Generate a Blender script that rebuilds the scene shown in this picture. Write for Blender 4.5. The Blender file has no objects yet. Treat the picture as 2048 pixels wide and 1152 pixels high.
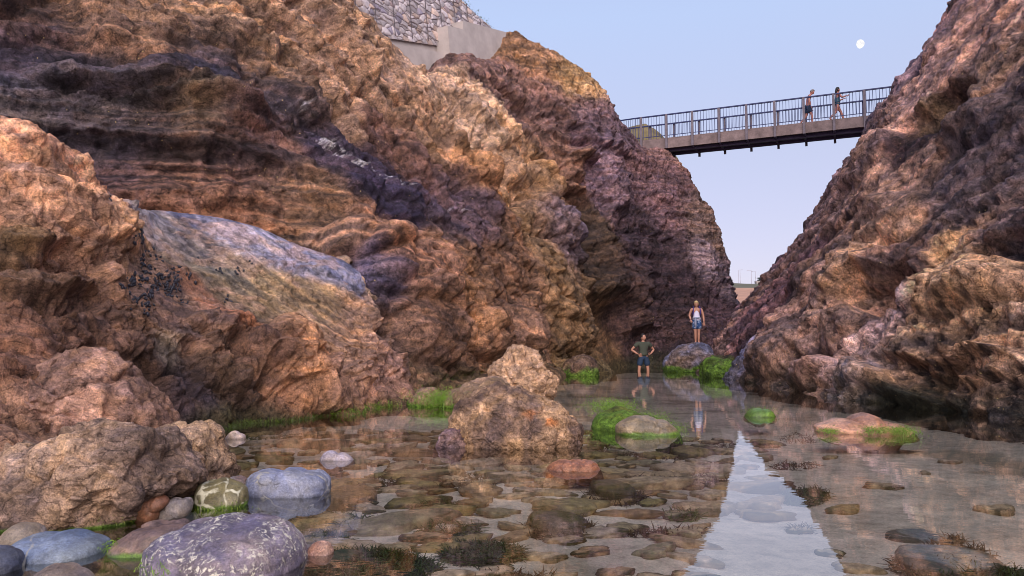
import bpy, math, random
import numpy as np
from mathutils import Vector, Matrix, Euler
R = math.radians
random.seed(5); RNG = np.random.default_rng(7)
sc = bpy.context.scene
COL = sc.collection

# ------------------------------------------------------------------ camera, sky, sun, exposure
F = 1500.0; PITCH = R(4.0); HC = 1.1          # photograph is 2048 x 1152, horizon a little below its middle
cam_d = bpy.data.cameras.new("camera"); cam = bpy.data.objects.new("camera", cam_d); COL.objects.link(cam)
cam_d.sensor_width = 36.0; cam_d.lens = 36.0 * F / 2048.0; cam_d.clip_start = 0.05; cam_d.clip_end = 6000
cam.location = (0, 0, HC); cam.rotation_euler = (R(90) + PITCH, 0, 0)
sc.camera = cam
sc.view_settings.view_transform = 'Standard'; sc.view_settings.look = 'None'
sc.view_settings.exposure = 0.45; sc.view_settings.gamma = 1.0
sc.cycles.use_denoising = True
sc.cycles.filter_width = 0.9; sc.cycles.max_bounces = 5; sc.cycles.diffuse_bounces = 3; sc.cycles.glossy_bounces = 2; sc.cycles.transparent_max_bounces = 8
sc.cycles.caustics_reflective = False; sc.cycles.caustics_refractive = False

SUN_AZ, SUN_EL = 176.0, 33.0      # clockwise from +Y (view direction): the glow is behind and to the right
w = bpy.data.worlds.new("World"); sc.world = w; w.use_nodes = True
nt = w.node_tree; nt.nodes.clear()
def _n(nt, t, **kw):
    n = nt.nodes.new(t)
    for k, v in kw.items():
        if k in n.inputs: n.inputs[k].default_value = v
        else: setattr(n, k, v)
    return n
out = _n(nt, 'ShaderNodeOutputWorld')
sky = _n(nt, 'ShaderNodeTexSky'); sky.sky_type = 'NISHITA'; sky.sun_disc = False
sky.sun_elevation = R(SUN_EL); sky.sun_rotation = R(SUN_AZ); sky.air_density = 1.0; sky.dust_density = 1.0; sky.ozone_density = 2.0
bgA = _n(nt, 'ShaderNodeBackground', Strength=0.04)
nt.links.new(sky.outputs[0], bgA.inputs[0])
tc = _n(nt, 'ShaderNodeTexCoord'); sep = _n(nt, 'ShaderNodeSeparateXYZ')
nt.links.new(tc.outputs['Generated'], sep.inputs[0])
rp = _n(nt, 'ShaderNodeValToRGB')
SKY = [(0.0, (.49, .37, .52)), (.07, (.49, .385, .53)), (.24, (.455, .435, .57)), (.40, (.44, .51, .72)), (.7, (.36, .44, .70)), (1.0, (.28, .38, .66))]
cr = rp.color_ramp
while len(cr.elements) < len(SKY): cr.elements.new(.5)
for e, (p, c) in zip(cr.elements, SKY): e.position = p; e.color = (*c, 1)
nt.links.new(sep.outputs[2], rp.inputs[0])
bgB = _n(nt, 'ShaderNodeBackground', Strength=.735)
nt.links.new(rp.outputs[0], bgB.inputs[0])
add = _n(nt, 'ShaderNodeAddShader')
nt.links.new(bgA.outputs[0], add.inputs[0]); nt.links.new(bgB.outputs[0], add.inputs[1])
nt.links.new(add.outputs[0], out.inputs[0])

sun_d = bpy.data.lights.new("sun", 'SUN'); sun = bpy.data.objects.new("sun", sun_d); COL.objects.link(sun)
sun_d.energy = 2.8; sun_d.angle = R(70); sun_d.color = (1.0, .88, .77)
sd = Vector((math.sin(R(SUN_AZ)) * math.cos(R(SUN_EL)), math.cos(R(SUN_AZ)) * math.cos(R(SUN_EL)), math.sin(R(SUN_EL))))
sun.rotation_euler = sd.to_track_quat('Z', 'Y').to_euler()

# ------------------------------------------------------------------ placing helpers (pixel of the photo + distance -> metres)
CP, SP = math.cos(PITCH), math.sin(PITCH)
def P(px, py, d):
    x = (px - 1024.0) / F; y = (576.0 - py) / F
    k = d / (CP - y * SP)
    return np.array([x * k, d, HC + (SP + y * CP) * k])
def proj(p):                                        # metres -> pixel
    q = p - np.array([0, 0, HC]); yy = q[..., 1] * CP + q[..., 2] * SP; zz = -q[..., 1] * SP + q[..., 2] * CP
    return 1024 + F * q[..., 0] / yy, 576 - F * zz / yy
def on_level(px, py, z):                            # the point on the level z seen at a pixel below the horizon
    y = (576.0 - py) / F; k = (z - HC) / (SP + y * CP)
    return P(px, py, k * (CP - y * SP))
def lin(c): 
    c = np.asarray(c, float); return np.where(c <= .04045, c / 12.92, ((c + .055) / 1.055) ** 2.4)

# ------------------------------------------------------------------ noise (numpy)
def _hash(i, j, k, s=0):
    h = (i * np.uint32(73856093)) ^ (j * np.uint32(19349663)) ^ (k * np.uint32(83492791)) ^ np.uint32((s * 2654435761) & 0xffffffff)
    h = (h ^ (h >> np.uint32(15))) * np.uint32(2246822519)
    h = (h ^ (h >> np.uint32(13))) * np.uint32(3266489917)
    return h ^ (h >> np.uint32(16))
def _u(a): return a.astype(np.int32).astype(np.uint32)
def vnoise(p, s=0):                                 # -1..1 value noise
    p = p.astype(np.float32); f = np.floor(p); t = p - f; i, j, k = _u(f[:, 0]), _u(f[:, 1]), _u(f[:, 2])
    t = t * t * t * (t * (t * 6 - 15) + 10); o = np.uint32(1)
    def hh(a, b, c): return (_hash(i + np.uint32(a), j + np.uint32(b), k + np.uint32(c), s) & np.uint32(65535)).astype(np.float32)
    x, y, z = t[:, 0], t[:, 1], t[:, 2]
    def ed(b, c): u = hh(0, b, c); return u + x * (hh(1, b, c) - u)
    def fc(c): u = ed(0, c); return u + y * (ed(1, c) - u)
    u = fc(0); return (u + z * (fc(1) - u)) / 32767.5 - 1
def fbm(p, o=4, s=0, g=.5, l=2.03):
    a = 1; r = 0; n = 0
    for q in range(o):
        r = r + a * vnoise(p + 17.3 * q, s + q); n += a; a *= g; p = p * l
    return r / n
def ridged(p, o=4, s=0):
    a = 1; r = 0; n = 0
    for q in range(o):
        r = r + a * (1 - 2 * np.abs(vnoise(p + 7.7 * q, s + q))); n += a; a *= .5; p = p * 2.1
    return r / n
def cells(p, s=0, jit=.9):                          # F1, F2, random per cell, offset to the nearest point
    p = p.astype(np.float32); f = np.floor(p); t = p - f; n = len(p); i, j, k = _u(f[:, 0]), _u(f[:, 1]), _u(f[:, 2])
    d1 = np.full(n, 9., np.float32); d2 = d1.copy(); rid = np.zeros(n, np.float32); off = np.zeros((n, 3), np.float32)
    m10 = np.uint32(1023); o = np.float32(.5 - .5 * jit); q = np.float32(jit / 1023)
    for a in (-1, 0, 1):
        for b in (-1, 0, 1):
            for c in (-1, 0, 1):
                h = _hash(i + np.uint32(a & 0xffffffff), j + np.uint32(b & 0xffffffff), k + np.uint32(c & 0xffffffff), s)
                vx = (h & m10).astype(np.float32) * q + (o + a) - t[:, 0]; vy = ((h >> np.uint32(10)) & m10).astype(np.float32) * q + (o + b) - t[:, 1]
                vz = ((h >> np.uint32(20)) & m10).astype(np.float32) * q + (o + c) - t[:, 2]
                d = vx * vx + vy * vy + vz * vz; m1 = d < d1
                d2 = np.where(m1, d1, np.minimum(d2, d)); d1 = np.where(m1, d, d1)
                rid[m1] = ((h[m1] * np.uint32(2654435761)) >> np.uint32(12)).astype(np.float32) / 1048576.
                off[m1, 0] = vx[m1]; off[m1, 1] = vy[m1]; off[m1, 2] = vz[m1]
    return np.sqrt(d1), np.sqrt(d2), rid, off
def sstep(a, b, x): t = np.clip((x - a) / (b - a), 0, 1); return t * t * (3 - 2 * t)
def warp(p, sc_, amt, s=0):
    return p + amt * np.stack([fbm(p * sc_ + 11 * m, 3, s + 20 * m) for m in (1, 2, 3)], 1)
def facets(p, s, tilt=1.0):                          # broken-rock planes: a height and a tilt for every block
    d1, d2, rid, off = cells(p, s)
    tv = np.stack([np.sin(rid * 91.7), np.sin(rid * 47.3 + 1), np.sin(rid * 133.1 + 2)], 1)
    return ((rid - .5) + tilt * (off * tv).sum(1)) * (.4 + .6 * sstep(0, .10, d2 - d1)), d2 - d1, rid
def lumps(p, s):                                     # rounded bulges with creases between
    d1, d2, rid, off = cells(p, s)
    return np.sqrt(np.clip(1 - d1 * d1, 0, 1)) + .35 * (rid - .5), d2 - d1, rid

# ------------------------------------------------------------------ mesh helpers
def link_mesh(name, verts, faces, mat=None, parent=None, col=None, smooth=True):
    me = bpy.data.meshes.new(name)
    verts = np.asarray(verts, np.float32); faces = np.asarray(faces, np.int32)
    nv, nf, k = len(verts), len(faces), faces.shape[1]
    me.vertices.add(nv); me.vertices.foreach_set('co', verts.ravel())
    me.loops.add(nf * k); me.loops.foreach_set('vertex_index', faces.ravel())
    me.polygons.add(nf); me.polygons.foreach_set('loop_start', np.arange(nf, dtype=np.int32) * k)
    me.polygons.foreach_set('use_smooth', np.full(nf, smooth, bool))
    me.update(calc_edges=True)
    if col is not None:
        a = me.attributes.new('Col', 'FLOAT_COLOR', 'POINT')
        c4 = np.ones((nv, 4), np.float32); c4[:, :col.shape[1]] = col; a.data.foreach_set('color', c4.ravel())
    o = bpy.data.objects.new(name, me); COL.objects.link(o)
    if mat: me.materials.append(mat)
    if parent: o.parent = parent
    return o
def grid_faces(nu, nv, wrap=False):
    i = np.arange(nu if wrap else nu - 1)[:, None]; j = np.arange(nv - 1)[None, :]
    a = i * nv + j; b = ((i + 1) % nu) * nv + j
    return np.stack([a, b, b + 1, a + 1], -1).reshape(-1, 4)
def tag(o, label=None, cat=None, group=None, kind=None):
    if label: o['label'] = label
    if cat: o['category'] = cat
    if group: o['group'] = group
    if kind: o['kind'] = kind
    return o
def empty(name, loc=(0, 0, 0), rz=0):
    o = bpy.data.objects.new(name, None); COL.objects.link(o); o.location = Vector([float(v) for v in loc]); o.rotation_euler = (0, 0, rz)
    o.empty_display_size = .2
    return o
class MB:                                            # collects boxes, bars and tubes into one mesh
    def __init__(s): s.v = []; s.f = []
    def box(s, c, sz, rot=None):
        n = len(s.v); M = rot or Matrix.Identity(3)
        for x in (-.5, .5):
            for y in (-.5, .5):
                for z in (-.5, .5): s.v.append(Vector(c) + M @ Vector((x * sz[0], y * sz[1], z * sz[2])))
        s.f += [tuple(n + k for k in q) for q in ((0, 1, 3, 2), (4, 6, 7, 5), (0, 4, 5, 1), (2, 3, 7, 6), (0, 2, 6, 4), (1, 5, 7, 3))]
        return s
    def bar(s, a, b, w_, h_):                        # box from a to b, width w_ (sideways), height h_ (up)
        a, b = Vector(a), Vector(b); d = b - a; L = d.length; x = d / L
        y = Vector((0, 0, 1)).cross(x)
        y = y.normalized() if y.length > .01 else Vector((0, 1, 0))
        z = x.cross(y); M = Matrix((x, y, z)).transposed()
        return s.box((a + b) / 2, (L, w_, h_), M)
    def tube(s, pts, r, n=8):
        pts = [Vector(p) for p in pts]; rr = r if isinstance(r, (list, tuple)) else [r] * len(pts); base = len(s.v)
        for i, p in enumerate(pts):
            t = (pts[min(i + 1, len(pts) - 1)] - pts[max(i - 1, 0)]).normalized()
            u = t.cross(Vector((0, 0, 1)))
            u = u.normalized() if u.length > .05 else Vector((1, 0, 0))
            q = t.cross(u)
            for k in range(n):
                a = 2 * math.pi * k / n; s.v.append(p + (u * math.cos(a) + q * math.sin(a)) * rr[i])
        for i in range(len(pts) - 1):
            for k in range(n):
                a = base + i * n + k; b = base + i * n + (k + 1) % n; s.f.append((a, b, b + n, a + n))
        s.f.append(tuple(base + k for k in range(n))[::-1]); s.f.append(tuple(base + (len(pts) - 1) * n + k for k in range(n)))
        return s
    def build(s, name, mat, parent=None, smooth=False):
        me = bpy.data.meshes.new(name); me.from_pydata([tuple(v) for v in s.v], [], s.f); me.update()
        if smooth:
            for p in me.polygons: p.use_smooth = True
        o = bpy.data.objects.new(name, me); COL.objects.link(o); me.materials.append(mat)
        if parent: o.parent = parent
        return o

# ------------------------------------------------------------------ materials
def new_mat(name):
    m = bpy.data.materials.new(name); m.use_nodes = True; nt = m.node_tree; nt.nodes.clear()
    o = _n(nt, 'ShaderNodeOutputMaterial'); b = _n(nt, 'ShaderNodeBsdfPrincipled'); nt.links.new(b.outputs[0], o.inputs[0])
    return m, nt, b
def ramp(nt, src, stops):
    r = _n(nt, 'ShaderNodeValToRGB'); e = r.color_ramp
    while len(e.elements) < len(stops): e.elements.new(.5)
    for q, (p, c) in zip(e.elements, stops):
        q.position = p; q.color = (*(c if isinstance(c, (tuple, list)) else (c, c, c)), 1)
    nt.links.new(src, r.inputs[0]); return r.outputs[0]
def noise(nt, vec, scale, detail=8, rough=.6, dist=0):
    n = _n(nt, 'ShaderNodeTexNoise'); n.inputs['Scale'].default_value = scale; n.inputs['Detail'].default_value = detail
    n.inputs['Roughness'].default_value = rough; n.inputs['Distortion'].default_value = dist
    if vec is not None: nt.links.new(vec, n.inputs['Vector'])
    return n.outputs[0]
def mix(nt, fac, a, b, mode='MIX'):
    m = _n(nt, 'ShaderNodeMix'); m.data_type = 'RGBA'; m.blend_type = mode
    for sck, val in ((m.inputs[0], fac), (m.inputs[6], a), (m.inputs[7], b)):
        if hasattr(val, 'is_output') or isinstance(val, bpy.types.NodeSocket): nt.links.new(val, sck)
        elif isinstance(val, (int, float)): sck.default_value = val
        else: sck.default_value = (*val, 1)
    return m.outputs[2]
def rock_material(name, fine=1.0, contrast=1.0, rough=.85, bump=.5, lichen=None, veins=None, spec=.25, lich_scale=22, dots=0, pits=1, frac=1):
    m, nt, b = new_mat(name)
    g = _n(nt, 'ShaderNodeNewGeometry'); at = _n(nt, 'ShaderNodeAttribute'); at.attribute_name = 'Col'
    pos = g.outputs['Position']
    n1 = noise(nt, pos, 2.2 * fine, 9, .68, .6); n2 = noise(nt, pos, 9 * fine, 7, .72, .3)
    n3 = noise(nt, pos, 34 * fine, 4, .75); nc = noise(nt, pos, 2.0 * fine, 6, .7, 1.0)
    c = at.outputs[0]
    hueA = mix(nt, 1.0, c, (1.10, .97, .84), 'MULTIPLY'); hueB = mix(nt, 1.0, c, (.80, .78, .93), 'MULTIPLY')
    c = mix(nt, ramp(nt, nc, [(.34, 0), (.66, 1)]), hueB, hueA)
    k = contrast
    nd = _n(nt, 'ShaderNodeTexNoise'); nd.inputs['Scale'].default_value = 1.6 * fine; nd.inputs['Detail'].default_value = 5; nt.links.new(pos, nd.inputs['Vector'])
    vm = _n(nt, 'ShaderNodeVectorMath'); vm.operation = 'MULTIPLY_ADD'; nt.links.new(nd.outputs[1], vm.inputs[0]); vm.inputs[1].default_value = (.5 / fine,) * 3; nt.links.new(pos, vm.inputs[2])
    mv = _n(nt, 'ShaderNodeMapping'); mv.inputs['Rotation'].default_value = (0, R(18), 0); mv.inputs['Scale'].default_value = (1, 1, 1.9); nt.links.new(vm.outputs[0], mv.inputs[0])
    ve = _n(nt, 'ShaderNodeTexVoronoi'); ve.feature = 'DISTANCE_TO_EDGE'; ve.inputs['Scale'].default_value = 2.6 * fine; nt.links.new(mv.outputs[0], ve.inputs['Vector'])
    vf = _n(nt, 'ShaderNodeTexVoronoi'); vf.inputs['Scale'].default_value = 9 * fine; nt.links.new(mv.outputs[0], vf.inputs['Vector'])
    crk = ramp(nt, ve.outputs[0], [(0, 0), (.035, 1)]); cm = ramp(nt, n1, [(.42, 1), (.55, 0)])
    if frac:
        c = mix(nt, mix(nt, 1.0, cm, mix(nt, 1.0, (1, 1, 1), crk, 'DIFFERENCE'), 'MULTIPLY'), c, mix(nt, 1.0, c, (.38, .34, .36), 'MULTIPLY'))
        c = mix(nt, .25 * frac, c, mix(nt, 1.0, c, ramp(nt, vf.outputs[1], [(0, .3), (1, 1.8)]), 'MULTIPLY'))
    c = mix(nt, 1.0, c, ramp(nt, n1, [(.30, max(.02, 1 - .62 * k)), (.5, .92), (.70, 1 + .62 * k)]), 'MULTIPLY')
    c = mix(nt, 1.0, c, ramp(nt, n2, [(.32, max(.02, 1 - .55 * k)), (.5, 1.0), (.68, 1 + .5 * k)]), 'MULTIPLY')
    c = mix(nt, 1.0, c, ramp(nt, n3, [(.30, max(.02, 1 - .75 * k)), (.46, 1.0), (.68, 1 + .6 * k)]), 'MULTIPLY')
    n5 = noise(nt, pos, 85 * fine, 3, .7); c = mix(nt, 1.0, c, ramp(nt, n5, [(.34, max(.05, 1 - .6 * k)), (.5, 1.0), (.66, 1 + .5 * k)]), 'MULTIPLY')
    mpp = _n(nt, 'ShaderNodeMapping'); mpp.inputs['Scale'].default_value = (1, 1, 1.9); nt.links.new(pos, mpp.inputs[0])
    pt = mix(nt, 1.0, ramp(nt, noise(nt, mpp.outputs[0], 26 * fine, 4, .6, .5), [(.33, 1), (.37, 0)]), ramp(nt, noise(nt, pos, 2.4 * fine, 4, .6), [(.44, 0), (.56, 1)]), 'MULTIPLY')
    if pits: c = mix(nt, pt, c, mix(nt, 1.0, c, (.16, .12, .13), 'MULTIPLY'))
    if dots:
        vo = _n(nt, 'ShaderNodeTexVoronoi'); vo.inputs['Scale'].default_value = dots; nt.links.new(pos, vo.inputs['Vector'])
        dm = mix(nt, 1.0, ramp(nt, vo.outputs[0], [(.07, 1), (.10, 0)]), ramp(nt, noise(nt, pos, .9, 4, .7), [(.52, 0), (.58, 1)]), 'MULTIPLY')
        c = mix(nt, dm, c, (.55, .40, .16))
    if lichen:
        ml = ramp(nt, noise(nt, pos, lich_scale, 5, .7, .6), [(.53, 0), (.56, 1)])
        ml2 = ramp(nt, noise(nt, pos, 5, 6, .7), [(.44, 0), (.54, 1)])
        c = mix(nt, mix(nt, 1.0, ml, ml2, 'MULTIPLY'), c, lichen)
    if veins:
        vv_ = _n(nt, 'ShaderNodeTexVoronoi'); vv_.feature = 'DISTANCE_TO_EDGE'; vv_.inputs['Scale'].default_value = veins[1]; nt.links.new(vm.outputs[0], vv_.inputs['Vector'])
        c = mix(nt, mix(nt, 1.0, ramp(nt, vv_.outputs[0], [(0, 1), (veins[2] * .5, 1), (veins[2], 0)]), ramp(nt, noise(nt, pos, 7, 4, .6), [(.44, 0), (.56, 1)]), 'MULTIPLY'), c, veins[0])
    nt.links.new(c, b.inputs['Base Color'])
    b.inputs['Roughness'].default_value = rough
    b.inputs['Specular IOR Level'].default_value = spec
    bm = _n(nt, 'ShaderNodeBump'); bm.inputs['Strength'].default_value = bump; bm.inputs['Distance'].default_value = .10 / fine
    h = mix(nt, .35, n2, n1)
    if frac: h = mix(nt, .30, h, vf.outputs[1]); h = mix(nt, .15, h, crk)
    nt.links.new(h, bm.inputs['Height'])
    bm2 = _n(nt, 'ShaderNodeBump'); bm2.inputs['Strength'].default_value = bump; bm2.inputs['Distance'].default_value = .025 / fine
    nt.links.new(n3, bm2.inputs['Height']); nt.links.new(bm.outputs[0], bm2.inputs['Normal'])
    nt.links.new(bm2.outputs[0], b.inputs['Normal'])
    return m
M_CLIFF = rock_material('cliff rock', 1.1, 1.1, .8, .9, dots=7.0)
M_OUT = rock_material('outcrop rock', 1.7, .9, .85, .9)
M_BOULD = rock_material('boulder rock', 2.6, .85, .85, .9)
M_SLATE = rock_material('smooth slate', 2.0, .45, .55, .35, pits=0, frac=0, veins=((.36, .33, .30), 2.2, .014), spec=.4)
M_LICH = rock_material('speckled stone', frac=0, fine=3.0, contrast=.6, rough=.6, bump=.5, lichen=(.66, .60, .50), lich_scale=48, spec=.35)
M_VEIN = rock_material('veined cobble', 3.0, .5, .6, .4, frac=0, veins=((.60, .55, .42), 7.0, .07), spec=.35)
M_WETROCK = rock_material('wet stone', 3.5, .6, .35, .5, frac=0, spec=.5)

# ------------------------------------------------------------------ control nets -> surface
def catmull(net, nu, nv):
    net = np.asarray(net, float)
    def along(A, n):
        m = len(A); u = np.linspace(0, m - 1, n); i = np.minimum(u.astype(int), m - 2); t = (u - i)[:, None, None]
        p1, p2 = A[i], A[i + 1]; p0 = A[np.maximum(i - 1, 0)]; p3 = A[np.minimum(i + 2, m - 1)]
        return .5 * ((2 * p1) + (-p0 + p2) * t + (2 * p0 - 5 * p1 + 4 * p2 - p3) * t ** 2 + (-p0 + 3 * p1 - 3 * p2 + p3) * t ** 3)
    A = along(net, nu)
    A = along(np.swapaxes(A, 0, 1), nv)
    return np.swapaxes(A, 0, 1)
def normals(S, flip=1):
    du = np.gradient(S, axis=0); dv = np.gradient(S, axis=1)
    n = np.cross(du, dv); n /= np.linalg.norm(n, axis=-1, keepdims=True) + 1e-9
    return n * flip
def anchor_colors(p, anchors, px, py, base_pts, s=0, soft=1.0, wamt=1.0):
    """albedo from patches of rock colour, shade of dark hollows mixed in, each patch a place on the surface with a size in metres"""
    q = warp(p, .55, .55 * wamt, s); q = warp(q, 2.2, .16 * wamt, s + 5)
    num = np.zeros((len(p), 3)); den = np.zeros(len(p)) + 1e-9
    for (ax, ay, rad, c) in anchors:
        i = np.argmin((px - ax) ** 2 + (py - ay) ** 2); c0 = base_pts[i]
        r = rad * c0[1] / F
        wgt = np.exp(-((q - c0) ** 2).sum(1) / (r * r) * 1.1) + 1e-7 / (((q - c0) ** 2).sum(1) / (r * r) + .1)
        num += wgt[:, None] * lin(c); den += wgt
    return num / den[:, None]
def lobe_disp(p, lobes, px, py, pts, s=0):
    q = warp(p, .8, .35, s)
    d = np.zeros(len(p))
    for (ax, ay, rx, ry, amp) in lobes:
        i = np.argmin((px - ax) ** 2 + (py - ay) ** 2); c0 = pts[i]; k = c0[1] / F
        v = q - c0; h = np.sqrt(v[:, 0] ** 2 + (v[:, 1] * .6) ** 2) / (rx * k); z = v[:, 2] / (ry * k)
        t = np.clip(1 - h * h - z * z, 0, 1)
        d += amp * t ** .6
    return d

# ================================================================== THE GORGE
ALB = 1.0
def fin(C):
    l = C.mean(1, keepdims=True); C = l + (C - l) * .86; return np.clip(C * ALB * np.array([1.14, 1.20, 1.15]), .004, .85)
#                                           # photo brightness of rock -> albedo
# ---- left cliff: columns from near left to the far corner, each from the foot to the rim
LEFT = [
 [(-700,900,8),(-700,700,9),(-700,500,9.5),(-700,300,10),(-700,100,10.8),(-700,-100,11.5),(-700,-350,13),(-700,-700,15)],
 [(-250,900,9.5),(-250,700,10.3),(-250,500,11),(-250,300,11.5),(-250,150,12),(-250,0,12.5),(-250,-200,14),(-250,-500,16.5)],
 [(60,900,11),(60,700,12),(60,500,12.6),(60,300,13.2),(60,180,13.3),(60,60,13.8),(60,-120,15),(60,-400,18)],
 [(330,900,12),(330,700,13.2),(330,500,13.9),(330,360,14.1),(330,200,14.3),(330,60,15.2),(330,-80,16.8),(330,-280,19.5)],
 [(560,880,12.5),(560,700,13.9),(560,520,14.7),(560,400,15.1),(560,250,15.8),(560,100,17),(560,-30,18.5),(590,-170,21)],
 [(760,850,13.5),(760,700,15),(750,560,16),(740,430,17),(730,300,18.5),(722,190,20),(716,100,21.5),(712,18,23)],
 [(860,830,15),(865,770,17),(868,650,18),(868,520,19),(868,400,20.3),(866,310,21.6),(864,225,23),(862,158,24.5)],
 [(930,820,17),(935,765,19),(940,650,20),(945,520,21),(950,400,22.3),(945,290,23.8),(930,190,25.3),(915,122,26.8)],
 [(1000,810,19),(1003,759,21.3),(1006,660,22),(1010,540,23),(1012,420,24.2),(1008,310,25.8),(1004,210,27.6),(1000,128,29.6)],
 [(1040,800,20),(1045,754,22.5),(1048,660,23.2),(1050,550,24.1),(1050,430,25.2),(1045,300,27.2),(1038,180,29.5),(1028,74,32)],
 [(1100,780,23),(1105,748,25),(1105,660,25.5),(1105,560,26),(1105,440,27),(1100,310,28.8),(1095,190,30.5),(1090,98,32)],
 [(1180,765,25),(1180,741,27.5),(1180,660,28),(1180,570,29),(1180,460,30),(1180,350,31.3),(1182,240,32.5),(1184,156,33.8)],
 [(1250,760,27),(1250,737,29),(1248,670,30),(1245,590,31),(1243,500,32),(1242,400,33),(1241,310,34),(1240,234,35)],
 [(1300,750,30),(1300,730,31),(1300,680,32.5),(1298,610,33),(1296,530,33.8),(1294,450,34.5),(1292,370,35.3),(1290,294,36.3)],
 [(1350,740,31),(1350,722,32),(1350,680,33.5),(1350,620,34.2),(1348,550,34.8),(1346,470,35.4),(1345,390,36),(1345,305,37)],
 [(1400,735,31.5),(1400,715,33),(1400,685,34),(1402,640,34.8),(1405,590,35.3),(1408,535,35.8),(1410,475,36.4),(1414,402,37.2)],
 [(1445,735,32),(1445,712,33.5),(1446,690,34.5),(1448,650,35.3),(1446,610,36),(1445,570,36.5),(1444,525,37),(1442,470,37.8)],
 [(1485,735,33),(1485,712,34),(1482,695,35),(1478,660,36),(1470,630,36.8),(1462,600,37.4),(1456,560,38),(1452,512,38.6)],
 [(1520,735,38),(1510,712,39),(1495,695,40),(1478,660,41),(1460,630,42),(1452,600,42.5),(1446,565,43),(1440,525,43.5)],
 [(1440,735,52),(1430,712,52),(1420,695,52),(1400,660,52),(1380,630,52),(1370,600,52),(1360,565,52),(1350,530,52)],
]
def ext(col, i, n):
    pts = [P(*c) for c in col]; top = pts[-1]
    if i < 13: e = [top + (-1.6, 2.2, .35), top + (-10, 16, .6)]
    else: e = [top + (-1.2, 1.6, -.3), top + (-7, 5, -2.5)]
    return [pts[0] + (0, .2, -1.2)] + pts + e
net = [ext(c, i, len(LEFT)) for i, c in enumerate(LEFT)]
S = catmull(net, 960, 520); N = normals(S)
p = S.reshape(-1, 3); n = N.reshape(-1, 3)
px, py = proj(p)
U = .56 * p[:, 0] + .83 * p[:, 1]; Wd = .83 * p[:, 0] - .56 * p[:, 1]
fold = np.log1p(np.exp(np.clip((U - 11.2) * 1.4, -20, 20))) / 1.4
B = p[:, 2] + .95 * fold - .06 * U + .5 * fbm(p * .22, 3, 40)      # bedding: level on the left, dipping steeply to the right
wp = np.stack([U, Wd, B], 1); wp = warp(wp, .5, .45, 3)
f1, e1, r1 = facets(wp * (.26, .3, .42), 11, .9)
f2, e2, r2 = facets(wp * (.62, .7, 1.35) + 5, 21, .8)
wq = warp(p, 1.1, .2, 33)
f3, e3, r3 = facets(wq * 1.9, 31, 1.0)
f4, e4, r4 = facets(wq * 4.2, 41, 1.0)
l1, le1, lr1 = lumps(warp(p, .6, .4, 8) * (.62, .62, .55), 51)
l2, le2, lr2 = lumps(wq * 1.5, 61)
low = sstep(6.5, 2.5, p[:, 2] + 1.2 * fbm(p * .3, 3, 70)) * sstep(9, 12, U)       # rounded, sea-worn below
strat = sstep(13.5, 11, U)                                                          # thin ledges on the left
Bs = B + .10 * fbm(p * 1.2, 3, 72)
ledge = vnoise(np.stack([Bs * 2.6, U * .25, Wd * .25], 1), 75) + .5 * vnoise(np.stack([Bs * 7, U * .6, Wd * .6], 1), 76)
D = (1 - low) * (.85 * f1 + (.40 - .20 * sstep(22, 28, U)) * f2 + (.20 - .08 * sstep(22, 28, U)) * f3 + .09 * f4) + low * (.9 * l1 + .36 * l2 + .22 * f3 + .09 * f4) - .3 * low
D = D * (1 - .45 * strat) + strat * (.22 * ledge)
D += (1 - strat) * .05 * ledge
D += .35 * fbm(p * .35, 4, 80) + .14 * ridged(p * 1.3, 5, 90) + .05 * fbm(p * 6, 3, 95)
D -= .10 * sstep(.55, .85, ridged(wq * 1.1, 3, 97)) + .05 * sstep(.5, .85, ridged(wq * 3.1, 3, 98))
D -= .16 * sstep(.10, 0, e1) * (1 - low) + .10 * sstep(.12, 0, le1) * low
LL = [ # bulges (+) and hollows (-): pixel, radii in pixels, metres
 (330,170,230,40,.7),(260,178,120,16,-1.0),(420,205,160,30,.5),(520,160,120,40,.5),(520,265,150,30,.3),(350,330,280,60,-.5),(560,330,130,80,.25),
 (690,150,50,80,.5),(640,60,60,80,.4),(790,190,80,60,.5),(600,180,70,80,.4),(700,400,60,120,.3),(620,300,70,110,.4),(850,300,70,110,.5),(800,430,60,90,.3),
 (700,500,70,50,.9),(760,560,90,70,.8),(840,560,60,80,.6),(720,620,70,60,.6),(820,670,80,90,.9),(930,680,60,60,.9),(1000,690,70,70,1.1),(900,600,60,70,.4),
 (960,230,60,90,.7),(1010,320,50,70,.7),(1080,370,60,50,1.0),(1070,440,60,50,.8),(940,350,35,50,.7),(1110,470,60,40,.9),(1180,480,60,120,-1.1),(1200,400,40,90,-.6),
 (1090,560,80,90,.7),(1130,650,90,70,.8),(1190,665,55,60,1.1),(1290,700,30,60,-.6),(1190,600,70,40,.8),(1240,570,60,50,.4),(1230,340,50,110,.6),(1120,200,90,80,.4),(1140,300,60,70,.5),(1260,480,60,80,-.5),
 (1320,480,50,100,-.6),(1370,520,25,90,.6),(1410,520,30,110,.7),(1320,610,60,70,-.9),(1300,690,60,40,-.8),(1400,640,50,50,-.6),(1345,370,50,80,.5),(1445,560,25,80,.4),(1300,570,40,60,.4)]
D = D * .68 + .80 * lobe_disp(p, LL, px, py, p, 9)
D += .10 * vnoise(np.stack([Bs * 3.2, U * .22, Wd * .22], 1), 78) * (1 - .5 * low)
D += .05 * (1 - low) * vnoise(np.stack([Bs * 5, U * .35, Wd * .35], 1), 77)
D *= sstep(-1.3, -.4, p[:, 2]) * .7 + .3
rimf = sstep(0, 60, np.broadcast_to(np.arange(520)[None, ::-1] * 1.23, (960, 520)).reshape(-1) * 1.0)
vv = np.broadcast_to(np.linspace(0, 1, 520)[None], (960, 520)).reshape(-1); farend = sstep(32.5, 35.5, p[:, 1])
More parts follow.
